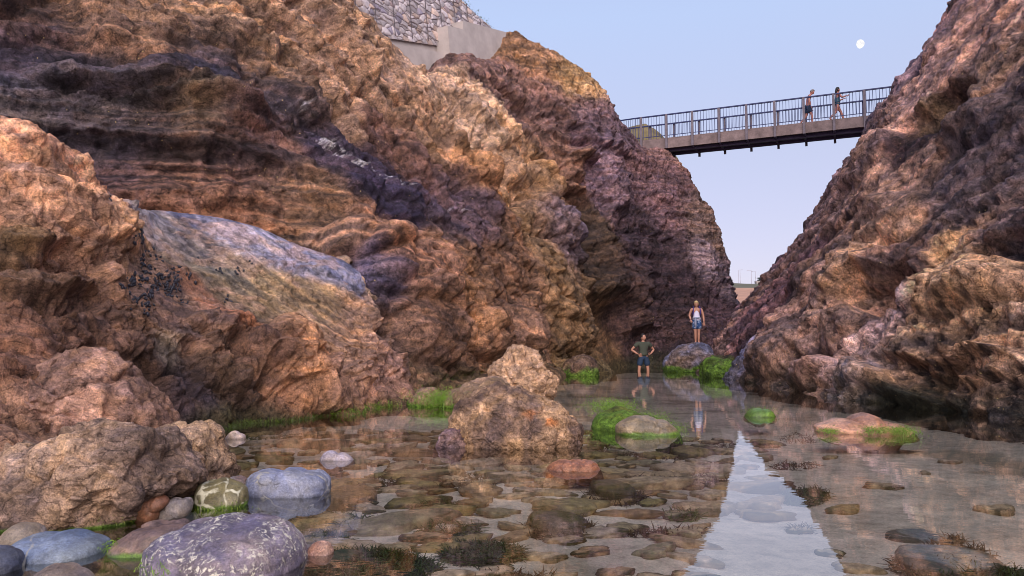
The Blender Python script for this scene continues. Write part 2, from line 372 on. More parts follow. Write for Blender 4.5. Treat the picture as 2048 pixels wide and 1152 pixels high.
D = D * (.12 + .88 * sstep(.80, .62, vv)) * (1 - .45 * farend) - .12 * farend
D += sstep(.5, .75, vv) * (.08 * f3 + .06 * f4 + .09 * ridged(p * 1.3, 4, 91) + .05 * f2) * sstep(.9, .82, vv)
mm = P(1284, 700, 27.9); dm_ = np.hypot(p[:, 0] - mm[0], p[:, 1] - mm[1] - .8); al = sstep(3.6, 2.0, dm_) * sstep(3.4, 2.2, p[:, 2]); D = D * (1 - al) + al * np.minimum(D, -1.0)
Pn = p + n * D[:, None]
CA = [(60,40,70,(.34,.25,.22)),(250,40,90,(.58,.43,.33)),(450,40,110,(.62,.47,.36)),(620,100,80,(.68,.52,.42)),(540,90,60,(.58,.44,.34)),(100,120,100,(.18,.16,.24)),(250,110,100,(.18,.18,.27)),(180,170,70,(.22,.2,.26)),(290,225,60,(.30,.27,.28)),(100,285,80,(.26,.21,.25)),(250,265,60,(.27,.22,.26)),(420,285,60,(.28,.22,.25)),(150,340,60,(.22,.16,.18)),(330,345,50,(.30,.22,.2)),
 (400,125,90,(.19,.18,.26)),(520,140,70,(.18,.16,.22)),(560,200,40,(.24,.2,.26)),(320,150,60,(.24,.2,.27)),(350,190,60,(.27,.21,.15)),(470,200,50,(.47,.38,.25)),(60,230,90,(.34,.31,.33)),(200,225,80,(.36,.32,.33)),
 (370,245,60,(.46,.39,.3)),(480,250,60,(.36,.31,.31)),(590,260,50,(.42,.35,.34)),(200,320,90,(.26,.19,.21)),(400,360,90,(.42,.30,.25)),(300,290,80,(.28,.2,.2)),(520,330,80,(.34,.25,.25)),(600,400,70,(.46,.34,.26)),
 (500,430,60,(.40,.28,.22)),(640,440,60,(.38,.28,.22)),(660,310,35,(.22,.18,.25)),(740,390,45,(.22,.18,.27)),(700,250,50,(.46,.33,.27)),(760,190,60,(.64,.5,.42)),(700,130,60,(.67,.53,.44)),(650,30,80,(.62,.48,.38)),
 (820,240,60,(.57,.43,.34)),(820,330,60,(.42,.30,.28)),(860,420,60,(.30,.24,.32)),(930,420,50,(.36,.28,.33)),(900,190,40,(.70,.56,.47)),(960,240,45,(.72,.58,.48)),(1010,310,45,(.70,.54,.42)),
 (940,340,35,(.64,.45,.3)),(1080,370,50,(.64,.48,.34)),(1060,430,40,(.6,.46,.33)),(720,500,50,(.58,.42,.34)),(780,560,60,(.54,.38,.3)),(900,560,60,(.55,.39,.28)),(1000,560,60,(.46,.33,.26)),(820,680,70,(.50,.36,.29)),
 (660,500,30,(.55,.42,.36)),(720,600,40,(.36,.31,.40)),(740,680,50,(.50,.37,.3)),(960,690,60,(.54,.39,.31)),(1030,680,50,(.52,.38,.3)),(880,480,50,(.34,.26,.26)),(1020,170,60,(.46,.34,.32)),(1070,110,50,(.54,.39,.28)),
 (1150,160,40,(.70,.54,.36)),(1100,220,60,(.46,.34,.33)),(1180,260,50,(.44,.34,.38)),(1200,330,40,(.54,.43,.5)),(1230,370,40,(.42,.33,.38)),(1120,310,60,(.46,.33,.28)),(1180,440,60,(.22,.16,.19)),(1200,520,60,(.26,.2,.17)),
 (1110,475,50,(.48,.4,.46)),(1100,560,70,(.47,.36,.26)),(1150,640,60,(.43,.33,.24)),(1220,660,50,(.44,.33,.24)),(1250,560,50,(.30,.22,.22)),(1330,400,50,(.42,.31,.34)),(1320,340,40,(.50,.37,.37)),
 (1400,440,40,(.48,.38,.36)),(1405,520,28,(.56,.47,.52)),(1440,560,30,(.40,.33,.38)),(1340,560,50,(.22,.16,.19)),(1300,480,50,(.26,.2,.24)),(1380,620,50,(.26,.19,.22)),(1430,640,40,(.30,.22,.26)),(1320,660,50,(.26,.19,.21))]  # some dark patches carry painted shade along with the rock's own colour
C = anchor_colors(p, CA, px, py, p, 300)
def band_colour(C, s, amt, seed, q):
    b1 = vnoise(np.stack([s * 3.1, q[:, 0] * .15, q[:, 1] * .15], 1), seed); b2 = vnoise(np.stack([s * 9.5, q[:, 0] * .3, q[:, 1] * .3], 1), seed + 1)
    b3 = vnoise(np.stack([s * 24, q[:, 0] * .7, q[:, 1] * .7], 1), seed + 2)
    t = np.tanh(1.6 * b1 + 1.3 * b2 + 1.3 * b3)[:, None] * 1.25 * np.asarray(amt).reshape(-1, 1)
    tint = np.where(t > 0, 1, 0) * np.array([1.12, 1.0, .88]) + np.where(t > 0, 0, 1) * np.array([.9, .95, 1.15])
    return C * np.exp(t * 1.0) * (1 + (tint - 1) * np.clip(np.abs(t) * 2, 0, 1))
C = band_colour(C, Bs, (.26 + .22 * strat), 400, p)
C *= (1 + .35 * (r2 - .5))[:, None]; C *= (1 + .3 * (r3 - .5))[:, None]
def streak(C, pts, r_m, seed, colr, thr=.35):
    w_ = [p[np.argmin((px - a) ** 2 + (py - b) ** 2)] for a, b in pts]; q = warp(p, 1.2, .22, seed); dm = np.full(len(p), 99.)
    for a, b in zip(w_[:-1], w_[1:]):
        ab = b - a; t = np.clip(((q - a) @ ab) / (ab @ ab), 0, 1); dm = np.minimum(dm, np.linalg.norm(q - a - t[:, None] * ab, axis=1))
    m = sstep(r_m, r_m * .3, dm) * sstep(thr, thr + .22, ridged(p * (6, 6, 9), 4, seed + 3))
    return C * (1 - m[:, None]) + m[:, None] * np.array(colr)
C = streak(C, [(640,275),(665,310),(700,345),(745,370),(770,385)], .34, 520, (.42, .38, .42), .42)
C = streak(C, [(590,210),(625,250),(645,285)], .2, 524, (.5, .45, .5), .5)
C = streak(C, [(440,108),(475,112),(500,150),(545,160)], .22, 528, (.6, .55, .62), .5)
C = streak(C, [(80,55),(125,50)], .2, 532, (.6, .55, .62), .45)
C = streak(C, [(800,408),(860,412),(925,418)], .2, 536, (.5, .45, .5), .6)
wet = sstep(.9, .1, Pn[:, 2] + .4 * fbm(p * 1.5, 3, 500))[:, None]                    # tide line: damp, weedy foot
C = C * (1 - .45 * wet) + wet * .10 * np.array([.16, .2, .04])
LEFT_P, LEFT_PX = Pn, (px, py)
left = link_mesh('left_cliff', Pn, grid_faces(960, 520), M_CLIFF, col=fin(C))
tag(left, kind='structure')

# ---- right cliff: columns along the pool, rows by height
def rx(Y, z):
    foot = np.interp(Y, [1, 5, 9, 12, 16, 20, 24, 28, 31, 34], [7.4, 7.5, 7.5, 7.0, 6.7, 6.6, 6.5, 6.9, 7.6, 8.2])
    sl = np.interp(Y, [1, 10, 20, 28, 34], [.50, .60, .62, .68, .76])
    x = foot + sl * z
    return x - np.interp(Y, [1, 28, 34], [0, 0, .13]) * max(z - 9, 0) + np.interp(Y, [1, 24, 30], [0, 0, .8]) * min(1, max(0, z - 4) / 6) + np.interp(Y, [20, 28], [0, 1]) * np.interp(z, [8, 11, 14, 16], [0, .8, .6, 0]) + np.interp(Y, [22, 27, 34], [0, .5, .85]) * np.interp(z, [-1, 1, 4, 8, 12], [.2, .9, .75, .1, 0])
ZS = [-1.6, -.6, 0, .9, 2.0, 3.4, 5.2, 7.4, 9.6, 12, 14.5, 17.5, 21]
net = []
for Y in [1, 3, 6, 8.5, 11, 13.5, 16.5, 19.5, 22.5, 25.5, 28.5, 31.3, 33.6, 34.3]:
    col = [np.array([rx(max(Y, 1), z), Y - .0 * z, z]) for z in ZS]
    net.append(col + [col[-1] + (3, 0, .6), col[-1] + (14, 0, 1.5)])
for dx, Y in ((1.6, 36.6), (6, 40), (14, 44)):
    col = [np.array([rx(34, z) + dx, Y, z]) for z in ZS]
    net.append(col + [col[-1] + (3, 0, .6), col[-1] + (14, 0, 1.5)])
S = catmull(net, 820, 460); N = normals(S, -1)
if N[:, :, 0].mean() > 0: N = -N
p = S.reshape(-1, 3); n = N.reshape(-1, 3); px, py = proj(p); px = np.where(p[:, 1] > 1, px, -9999)
B = (.45 * p[:, 1] + .80 * p[:, 2] - .25 * p[:, 0]) * .9 + .7 * fbm(p * .18, 3, 40)    # beds dip towards the near side
lowr = sstep(7.5, 5.0, p[:, 2] + .12 * p[:, 1]) * sstep(15.5, 13.5, p[:, 1])          # level pitted beds near the right edge
Bh = p[:, 2] + .1 * p[:, 1] + .2 * fbm(p * .4, 3, 44)
B = B * (1 - lowr) + Bh * lowr
A2 = p[:, 1] * .8 - p[:, 2] * .5
wp = warp(np.stack([A2, p[:, 0], B], 1), .5, .45, 103)
f1, e1, r1 = facets(wp * (.14, .3, .42), 111, .8); f2, e2, r2 = facets(wp * (.30, .7, 1.2) + 5, 121, .7)
wq = warp(p, 1.1, .22, 133)
wr_ = warp(np.stack([A2, p[:, 0], B], 1), 1.0, .2, 134); f3, e3, r3 = facets(wr_ * (.9, 1.6, 2.6), 131, .9); f4, e4, r4 = facets(wq * 4.4, 141, 1.0)
l1, le1, lr1 = lumps(warp(p, .6, .4, 108) * .6, 151); l2, le2, lr2 = lumps(wq * 1.4, 161)
low = sstep(4.5, 1.5, p[:, 2] + 1.0 * fbm(p * .3, 3, 170))
Bs = B + .12 * fbm(p * 1.2, 3, 172)
ledge = vnoise(np.stack([Bs * 2.4, A2 * .25, p[:, 0] * .25], 1), 175) + .5 * vnoise(np.stack([Bs * 7, A2 * .5, p[:, 0] * .5], 1), 176)
D = (1 - low) * (.62 * f1 + .26 * f2 + .13 * f3 + .06 * f4) + low * (.5 * l1 + .18 * l2 + .14 * f3 + .06 * f4 - .2)
D += .13 * ledge + .35 * fbm(p * .35, 4, 180) + .14 * ridged(p * 1.3, 5, 190) + .05 * fbm(p * 6, 3, 195)
D -= .10 * sstep(.55, .85, ridged(wq * 1.1, 3, 187)) + .05 * sstep(.5, .85, ridged(wq * 3.1, 3, 188))
d1, d2, rid, off = cells(warp(p, 2, .12, 197) * (3.6, 3.6, 6.0), 199)                      # weather pits
pit = sstep(.44, .30, d1) * (rid > .35) * sstep(.0, .25, fbm(p * .6, 3, 201) + .45 * lowr + .10 * low)
D -= .07 * pit
RL = [(1900,170,120,60,.6),(1880,225,80,60,-1.1),(1870,230,30,30,.5),(1960,260,90,50,.4),(1820,330,90,90,.4),(1900,350,110,50,-.5),(1740,330,70,60,.4),(1700,440,80,60,.3),
 (1780,450,80,80,.5),(1870,470,90,60,.4),(1930,520,60,40,.8),(1850,560,90,50,-.8),(1780,600,80,60,-.8),(1740,550,70,60,.5),(1640,540,70,60,.3),(1600,620,80,70,.5),(1960,600,120,50,.35),(2030,530,60,40,-.4),
 (1700,600,80,80,.3),(1540,660,60,50,.4),(1680,680,60,60,.5),(1765,700,60,60,.9),(1590,720,90,50,.4),(1830,690,60,50,.5),(1700,660,30,60,-.4),(1900,770,150,40,-.7),(2000,770,80,50,.5),(1800,780,110,40,.3),(1660,770,60,40,.5)]
D = .8 * D + lobe_disp(p, RL, px, py, p, 19)
D *= sstep(-1.6, -.5, p[:, 2]) * .7 + .3
edge = sstep(33.0, 35.5, p[:, 1]); D *= 1 - .7 * edge
Pn = p + n * D[:, None]
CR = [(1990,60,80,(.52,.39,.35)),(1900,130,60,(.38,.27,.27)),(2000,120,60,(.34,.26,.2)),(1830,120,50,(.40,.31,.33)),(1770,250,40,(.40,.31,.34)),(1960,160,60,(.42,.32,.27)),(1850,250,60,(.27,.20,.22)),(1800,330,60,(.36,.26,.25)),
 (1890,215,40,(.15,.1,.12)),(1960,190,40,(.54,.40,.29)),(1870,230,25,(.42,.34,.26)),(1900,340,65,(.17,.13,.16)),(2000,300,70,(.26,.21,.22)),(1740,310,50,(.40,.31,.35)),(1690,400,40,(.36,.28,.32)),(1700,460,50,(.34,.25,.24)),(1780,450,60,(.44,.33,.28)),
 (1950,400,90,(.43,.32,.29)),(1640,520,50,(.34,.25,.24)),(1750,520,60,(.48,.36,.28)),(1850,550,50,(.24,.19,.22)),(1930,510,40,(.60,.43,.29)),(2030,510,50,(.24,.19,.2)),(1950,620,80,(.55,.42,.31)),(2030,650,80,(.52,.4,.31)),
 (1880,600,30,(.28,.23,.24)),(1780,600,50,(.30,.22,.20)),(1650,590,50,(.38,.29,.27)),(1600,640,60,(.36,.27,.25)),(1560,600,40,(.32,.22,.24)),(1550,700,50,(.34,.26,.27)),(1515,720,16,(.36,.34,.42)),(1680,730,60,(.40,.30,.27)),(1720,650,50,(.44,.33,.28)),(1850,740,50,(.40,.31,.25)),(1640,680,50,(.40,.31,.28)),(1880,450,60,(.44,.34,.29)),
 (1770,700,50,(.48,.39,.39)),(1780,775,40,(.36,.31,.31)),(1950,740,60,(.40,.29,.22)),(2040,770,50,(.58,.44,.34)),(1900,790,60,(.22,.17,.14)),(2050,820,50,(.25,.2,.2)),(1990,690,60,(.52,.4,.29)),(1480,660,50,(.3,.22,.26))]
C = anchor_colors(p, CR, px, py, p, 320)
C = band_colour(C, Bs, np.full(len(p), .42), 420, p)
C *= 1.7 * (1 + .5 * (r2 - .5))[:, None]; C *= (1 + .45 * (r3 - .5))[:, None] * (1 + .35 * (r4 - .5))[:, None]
C = C * (1 - .75 * pit[:, None]) + .75 * pit[:, None] * np.array([.012, .01, .016])       # nearly black colour inside the pits
wet = sstep(.7, .05, Pn[:, 2] + .4 * fbm(p * 1.5, 3, 500))[:, None]
C = C * (1 - .5 * wet) + wet * .09 * np.array([.16, .18, .07])
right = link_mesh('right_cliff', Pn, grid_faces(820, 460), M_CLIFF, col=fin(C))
tag(right, kind='structure')

# ---- pool bed and water
def bed_z(x, y):
    q = np.stack([x, y, x * 0], 1)
    return -.16 - .10 * sstep(3, 12, y) * sstep(0, 3, x) + .05 * fbm(q * .5, 3, 600) + .018 * fbm(q * 2.6, 3, 610) + .12 * sstep(-1.2, -3.5, x)*sstep(8,4,y)
gx = np.concatenate([np.linspace(-4000, -16, 12)[:-1], np.linspace(-16, 18, 420), np.linspace(18, 4000, 12)[1:]])
gy = np.concatenate([np.linspace(-4000, -6, 12)[:-1], np.linspace(-6, 46, 640), np.linspace(46, 4000, 12)[1:]])
X, Y = np.meshgrid(gx, gy, indexing='ij'); q = np.stack([X.ravel(), Y.ravel()], 1)
z = bed_z(q[:, 0], q[:, 1]); b3 = np.concatenate([q, z[:, None]], 1)
mott = fbm(b3 * (1.6, 1.1, 1), 5, 620)[:, None]; weed = sstep(.12, .42, fbm(b3 * (.8, .9, 1) + 3, 4, 630))[:, None] * (b3[:, 0:1] < 40)
sand = np.array([.84, .70, .58]) * (1 + .35 * mott)
sand = sand * (1 - .5 * weed) + .5 * weed * np.array([.10, .09, .03])
M_SAND, nt_, b_ = new_mat('wet sand')
a_ = _n(nt_, 'ShaderNodeAttribute'); a_.attribute_name = 'Col'; g_ = _n(nt_, 'ShaderNodeNewGeometry')
c_ = mix(nt_, 1.0, a_.outputs[0], ramp(nt_, noise(nt_, g_.outputs[0], 7, 10, .7), [(.3, .62), (.5, 1), (.7, 1.3)]), 'MULTIPLY')
c_ = mix(nt_, 1.0, c_, ramp(nt_, noise(nt_, g_.outputs[0], 60, 5, .7), [(.3, .75), (.7, 1.2)]), 'MULTIPLY')
nt_.links.new(c_, b_.inputs['Base Color']); b_.inputs['Roughness'].default_value = .9
bed = link_mesh('pool_bed', b3, grid_faces(len(gx), len(gy)), M_SAND, col=sand)
tag(bed, kind='structure')
M_WATER = bpy.data.materials.new('water'); M_WATER.use_nodes = True; nt_ = M_WATER.node_tree; nt_.nodes.clear()
o_ = _n(nt_, 'ShaderNodeOutputMaterial'); tr = _n(nt_, 'ShaderNodeBsdfTransparent'); gl = _n(nt_, 'ShaderNodeBsdfGlossy')
tr.inputs[0].default_value = (1, 1, .95, 1); gl.inputs[0].default_value = (1, 1, 1, 1); gl.inputs['Roughness'].default_value = .012
fr = _n(nt_, 'ShaderNodeFresnel', IOR=1.62); ms = _n(nt_, 'ShaderNodeMixShader')
g_ = _n(nt_, 'ShaderNodeNewGeometry'); mp = _n(nt_, 'ShaderNodeMapping'); mp.inputs['Scale'].default_value = (1.0, 1.7, 1)
nt_.links.new(g_.outputs[0], mp.inputs[0])
bmp = _n(nt_, 'ShaderNodeBump'); bmp.inputs['Strength'].default_value = .25; bmp.inputs['Distance'].default_value = .004
nt_.links.new(noise(nt_, mp.outputs[0], 3.0, 3, .5), bmp.inputs['Height'])
nt_.links.new(bmp.outputs[0], gl.inputs['Normal']); nt_.links.new(bmp.outputs[0], fr.inputs['Normal'])
bo = _n(nt_, 'ShaderNodeMapRange'); bo.inputs[1].default_value = 0.0; bo.inputs[2].default_value = .7; bo.inputs[3].default_value = 0.02; bo.inputs[4].default_value = .80
nt_.links.new(fr.outputs[0], bo.inputs[0]); nt_.links.new(bo.outputs[0], ms.inputs[0])
nt_.links.new(tr.outputs[0], ms.inputs[1]); nt_.links.new(gl.outputs[0], ms.inputs[2]); nt_.links.new(ms.outputs[0], o_.inputs[0])
wat = MB(); wat.v = [Vector(v) for v in ((-14, -6, 0), (16, -6, 0), (16, 44, 0), (-14, 44, 0))]; wat.f = [(0, 1, 2, 3)]
tag(wat.build('water', M_WATER), kind='structure')

# ---- foreground outcrop on the left
OUTC = [
 [(-420,960,4.2),(-420,800,5),(-420,600,6),(-420,450,6.8),(-420,300,7.6),(-420,130,8.4)],
 [(-120,960,5),(-110,800,6),(-105,650,7),(-100,500,7.7),(-100,370,8.4),(-100,240,9.2)],
 [(40,960,5.4),(40,800,6.3),(40,650,7.3),(40,500,8),(38,380,8.7),(30,264,9.4)],
 [(150,920,6.6),(145,800,7.2),(140,660,7.8),(135,540,8.4),(133,440,9),(130,350,9.8)],
 [(260,880,8.3),(250,800,8.4),(245,680,8.9),(240,580,9.4),(237,490,10),(232,412,10.8)],
 [(370,862,9.2),(360,800,9.4),(350,700,9.8),(340,600,10.3),(335,510,11),(335,424,12.3)],
 [(470,848,9.9),(460,790,10.1),(450,710,10.5),(440,620,11),(436,530,11.8),(435,438,13)],
 [(560,840,10.4),(555,790,10.7),(545,720,11),(535,630,11.6),(525,550,12.3),(520,459,13.4)],
 [(640,828,11.2),(635,785,11.4),(625,730,11.7),(615,650,12.2),(605,575,12.8),(598,494,13.7)],
 [(730,815,12.3),(722,780,12.5),(712,730,12.8),(702,665,13.1),(694,600,13.5),(686,526,14.1)],
 [(792,807,13.3),(778,775,13.6),(755,725,13.8),(735,670,14.0),(718,615,14.3),(702,550,14.8)],
 [(800,800,15.5),(790,770,15.6),(770,725,15.8),(745,670,15.9),(725,615,16),(705,560,16.2)]]
net = [[P(*c[0]) + (0, .15, -.7)] + [P(*q) for q in c] + [P(*c[-1]) + (-.25, .9, -.12), P(*c[-1]) + (-.8, 3.2, -.5)] for c in OUTC]
S = catmull(net, 680, 430); N = normals(S); p = S.reshape(-1, 3); n = N.reshape(-1, 3); px, py = proj(p)
slab = sstep(250, 330, px + .35 * (py - 430)) * sstep(690, 560, py - .2 * (px - 300)) * sstep(720, 690, px)
wq = warp(p, 1.2, .2, 203)
f1, e1, r1 = facets(wq * (.55, .55, .8), 211, .9); f2, e2, r2 = facets(wq * 1.5, 221, .9); f3, e3, r3 = facets(wq * 3.6, 231, 1); f4, e4, r4 = facets(warp(p, 3, .08, 205) * 8, 241, 1)
l1, le1, lr1 = lumps(wq * 1.1, 251)
rough = 1 - .85 * slab
D = rough * (.18 * f1 + .12 * f2 + .06 * f3 + .03 * f4 + .18 * l1 + .05 * ridged(p * 1.8, 5, 290)) + .16 * fbm(p * .5, 4, 280) + .02 * fbm(p * 9, 3, 295)
crk = sstep(.62, .9, ridged(warp(p, 1.5, .15, 801) * (1.3, 1.3, 2.6), 3, 802)); D -= slab * .03 * crk; chip = sstep(.1, .3, fbm(warp(p, 2, .1, 803) * (1.8, 1.8, 5), 4, 804)); D += slab * .02 * chip
D += slab * (.035 * vnoise(np.stack([p[:, 2] * 6 + p[:, 0] * 1.2, p[:, 0] * .6, p[:, 1] * .6], 1), 297) + .02 * ridged(p * 3, 4, 298))
Bo = p[:, 2] + .75 * p[:, 0] + .1 * fbm(p, 3, 299)
D += rough * .03 * (vnoise(np.stack([Bo * 4, p[:, 0] * .4, p[:, 1] * .4], 1), 285) + .5 * vnoise(np.stack([Bo * 11, p[:, 0], p[:, 1]], 1), 286))
D += - rough * .05 * sstep(.5, .85, ridged(wq * 2.2, 3, 287)) + lobe_disp(p, [(60,520,110,30,-.35),(40,600,120,40,-.4),(150,450,120,60,.25),(590,680,50,50,.35),(580,760,60,50,.3),(450,660,60,40,.25),(330,760,30,90,-.45),(460,740,80,60,.3),(500,690,70,50,.15),(640,800,40,30,.25),(700,780,50,40,.3),(660,740,30,50,-.2),(530,770,25,60,-.3),(680,550,25,40,.3)], px, py, p, 29)
d1, d2, rid, off = cells(warp(p, 3, .06, 207) * 9, 209)
pit = sstep(.4, .1, d1) * (rid > .5) * sstep(0, .4, fbm(p * .9, 3, 208)) * rough
D -= .03 * pit
ri = np.broadcast_to(np.arange(430)[None, :], (680, 430)).reshape(-1) / 429.; D *= .2 + .8 * sstep(0, .07, np.abs(ri - .778))
Pn = p + n * D[:, None]
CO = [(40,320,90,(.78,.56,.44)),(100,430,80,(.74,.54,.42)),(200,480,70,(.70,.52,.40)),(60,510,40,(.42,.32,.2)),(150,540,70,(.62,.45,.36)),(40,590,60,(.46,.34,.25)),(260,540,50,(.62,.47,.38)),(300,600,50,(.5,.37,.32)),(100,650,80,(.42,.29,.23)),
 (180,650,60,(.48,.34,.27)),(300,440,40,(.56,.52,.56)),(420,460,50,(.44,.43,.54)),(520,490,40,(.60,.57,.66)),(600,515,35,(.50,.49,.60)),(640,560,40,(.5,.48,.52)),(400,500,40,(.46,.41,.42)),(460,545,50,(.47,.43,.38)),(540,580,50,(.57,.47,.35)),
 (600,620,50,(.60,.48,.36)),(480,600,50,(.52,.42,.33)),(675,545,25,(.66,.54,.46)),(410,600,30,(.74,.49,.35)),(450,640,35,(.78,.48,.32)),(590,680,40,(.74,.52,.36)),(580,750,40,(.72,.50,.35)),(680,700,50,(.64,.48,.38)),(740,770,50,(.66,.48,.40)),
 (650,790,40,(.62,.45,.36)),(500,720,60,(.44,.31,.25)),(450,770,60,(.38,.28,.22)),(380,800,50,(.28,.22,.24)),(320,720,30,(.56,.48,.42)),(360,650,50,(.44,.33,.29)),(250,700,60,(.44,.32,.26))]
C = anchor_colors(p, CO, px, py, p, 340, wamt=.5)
C = band_colour(C, Bo, .25 + .12 * slab, 440, p)
C = C * (1 - .5 * slab * crk)[:, None]; km = (.45 * slab * chip)[:, None]; C = C * (1 - km) + km * lin((.70, .54, .46))
C *= (1 + .3 * (r2 - .5) * rough)[:, None]; C *= (1 + .3 * (r3 - .5) * rough)[:, None]
C = C * (1 - .6 * pit[:, None]) + .6 * pit[:, None] * np.array([.02, .015, .015])
wet = sstep(.35, .02, Pn[:, 2] + .25 * fbm(p * 1.5, 3, 500))[:, None]
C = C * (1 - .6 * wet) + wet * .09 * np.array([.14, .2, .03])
OUT_S, OUT_PX = Pn, (px, py)
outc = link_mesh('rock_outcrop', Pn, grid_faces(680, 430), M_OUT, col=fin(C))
tag(outc, 'huge orange and grey rock outcrop sloping to the pool before the left cliff', 'rock outcrop')

# ================================================================== BOULDERS AND STONES
def dist_at(y, z=0.0): return on_level(1024, y, z)[1]
def stone(name, label, cat, outline, yw, T, cA, cB, mat=None, seed=0, amp=.10, n=(200, 130), facet=.5, round_=.8, scale=1.0, algae=0, sink=.25, group=None, cscale=1.6, z0=0.0, parent=None, lean=0, marks=None):
    """a rock of real thickness: its outline from the photograph, in a plane T metres behind its front waterline, swelling forwards and backwards"""
    d0 = dist_at(yw, z0); ys = [y for x, y in outline]; Hh = (min(yw, max(ys)) - min(ys)) / 2 * d0 / F; ta = (HC - z0) / d0
    T = min(T, .85 * Hh / ta); sq = math.sqrt(1 - (T * ta / Hh) ** 2) if T * ta < Hh else .6
    dc = d0 + T * .92
    W = np.array([P(x, y, dc) for x, y in outline])
    zb_ = W[:, 2].min(); W[:, 2] = zb_ + (W[:, 2] - zb_) * (.35 + .65 * sq)
    c = W.mean(0); W = c + (W - c) * (1 - .35 * T / dc)
    W[:, 2] = np.where(W[:, 2] < .03 + z0, W[:, 2] - sink, W[:, 2]); c = W.mean(0); zx = W - c; ang = np.arctan2(zx[:, 2], zx[:, 0]); rad = np.hypot(zx[:, 0], zx[:, 2]); o = np.argsort(ang)
    phi = np.linspace(-math.pi, math.pi, n[0], endpoint=False)
    A = np.concatenate([ang[o] - 2 * math.pi, ang[o], ang[o] + 2 * math.pi]); Rr = np.tile(rad[o], 3)
    rr = np.interp(phi, A, Rr); k = max(3, n[0] // 70); ker = np.hanning(k + 2)[1:-1]; ker /= ker.sum()
    rr = np.convolve(np.concatenate([rr[-k:], rr, rr[:k]]), ker, 'same')[k:-k]
    psi = np.linspace(-math.pi / 2, math.pi / 2, n[1])
    cp = np.abs(np.cos(psi)) ** round_; sp = np.sign(np.sin(psi)) * np.abs(np.sin(psi)) ** .9
    X = c[0] + rr[:, None] * np.cos(phi)[:, None] * cp[None]; Z = c[2] + rr[:, None] * np.sin(phi)[:, None] * cp[None]
    Yy = c[1] - T * sp[None] + 0 * X + lean * (Z - c[2])
    S = np.stack([X, Yy, Z], -1); p = S.reshape(-1, 3)
    N = normals(np.concatenate([S[-3:], S, S[:3]], 0))[3:-3]
    dd = S - c
    if (N * dd).sum() < 0: N = -N
    n_ = N.reshape(-1, 3); n_[np.isnan(n_)] = 0
    ps = p / scale + seed * 13.7
    wq = warp(ps, 1.2, .2, seed)
    f1, e1, r1 = facets(wq * 1.4, seed + 1, .9); f2, e2, r2 = facets(wq * 3.4, seed + 2, 1); f3, e3, r3 = facets(warp(ps, 4, .06, seed) * 9, seed + 5, 1)
    l1, le, lr = lumps(wq * 2.0, seed + 3)
    D = facet * (1.0 * f1 + .45 * f2 + .18 * f3) + (1 - facet) * .8 * (l1 - .6) + .55 * fbm(ps * 1.3, 5, seed + 4) + facet * .3 * ridged(ps * 3, 4, seed + 6)
    D = (D - D.mean() - .4 * D.std()) * amp * 1.25
    polef = 1 - sstep(.97, 1.0, np.abs(np.repeat(sp[None], n[0], 0).reshape(-1))); D = D * polef + D.mean() * (1 - polef)
    Pn = p + n_ * D[:, None]
    t = sstep(-.25, .3, fbm(ps * cscale, 4, seed + 7))[:, None]
    C = lin(cA) * (1 - t) + lin(cB) * t
    C = C * (1 + .5 * fbm(ps * 4 * np.array([1, 1, 2.2]), 4, seed + 8))[:, None] * (1 + .25 * facet * (r2 - .5))[:, None]
    if marks is not None: C = marks(C, Pn, c)
    if algae:
        g = sstep(algae, algae * .25, Pn[:, 2] + algae * .8 * fbm(ps * 3, 3, seed + 9))[:, None]
        C = C * (1 - g) + g * np.array([.10, .19, .012]) * (1 + .5 * fbm(ps * 9, 3, seed))[:, None]
    dm = sstep(.03, -.01, Pn[:, 2])[:, None]; C = C * (1 - .35 * dm)
    base = np.array([c[0], c[1], min(0, Pn[:, 2].min())])
    o_ = link_mesh(name, Pn - base, grid_faces(n[0], n[1], True), mat or M_BOULD, col=fin(C))
    o_.location = base; tag(o_, label, cat, group);
    return o_
BR, TAN, PINK = (.50,.38,.31), (.66,.52,.42), (.66,.46,.40)
stone('boulder', 'long low brownish pink boulder at the left edge, lying behind the grey-brown one', 'boulder',
 [(-160,760),(-60,722),(60,716),(150,718),(240,735),(262,765),(330,785),(352,815),(350,850),(300,880),(200,905),(60,925),(-80,930),(-170,880)], 955, .75, (.50,.37,.32), (.70,.52,.44), seed=1, amp=.15, n=(320, 190), facet=.7, scale=.8)
stone('boulder', 'small knobbly brown boulder perched at the top of the long low one', 'boulder',
 [(142,735),(150,712),(200,706),(235,718),(262,745),(270,780),(240,800),(170,790),(145,765)], 925, .35, (.46,.35,.30), (.68,.56,.44), seed=2, amp=.06, n=(150, 100), facet=.7, scale=.6, sink=0)
stone('boulder', 'large grey-brown boulder with a humped back in the left foreground', 'boulder',
 [(-120,930),(-60,905),(0,905),(40,905),(110,905),(135,870),(170,842),(230,835),(290,848),(350,862),(372,890),(398,915),(408,955),(380,985),(330,1000),(270,1025),(200,1050),(100,1075),(0,1085),(-110,1080)], 1062, .52, (.46,.37,.33), (.66,.53,.44), seed=3, amp=.10, n=(360, 220), facet=.6, scale=.6, algae=.02)
stone('boulder', 'upright tan boulder at the right end of the large grey-brown one', 'boulder',
 [(300,880),(330,850),(380,845),(415,832),(435,842),(450,880),(462,910),(455,940),(420,965),(370,975),(310,960)], 985, .42, (.54,.43,.36), (.70,.56,.44), seed=4, amp=.06, n=(240, 150), facet=.7, scale=.55, algae=.03)
stone('boulder', 'brown angular boulder wedged low between the grey-brown and the tan ones', 'boulder',
 [(330,905),(365,895),(400,915),(410,950),(395,985),(350,995),(318,980),(315,940)], 1020, .25, (.46,.36,.31), (.60,.47,.38), seed=5, amp=.04, n=(180, 110), facet=.8, scale=.45)
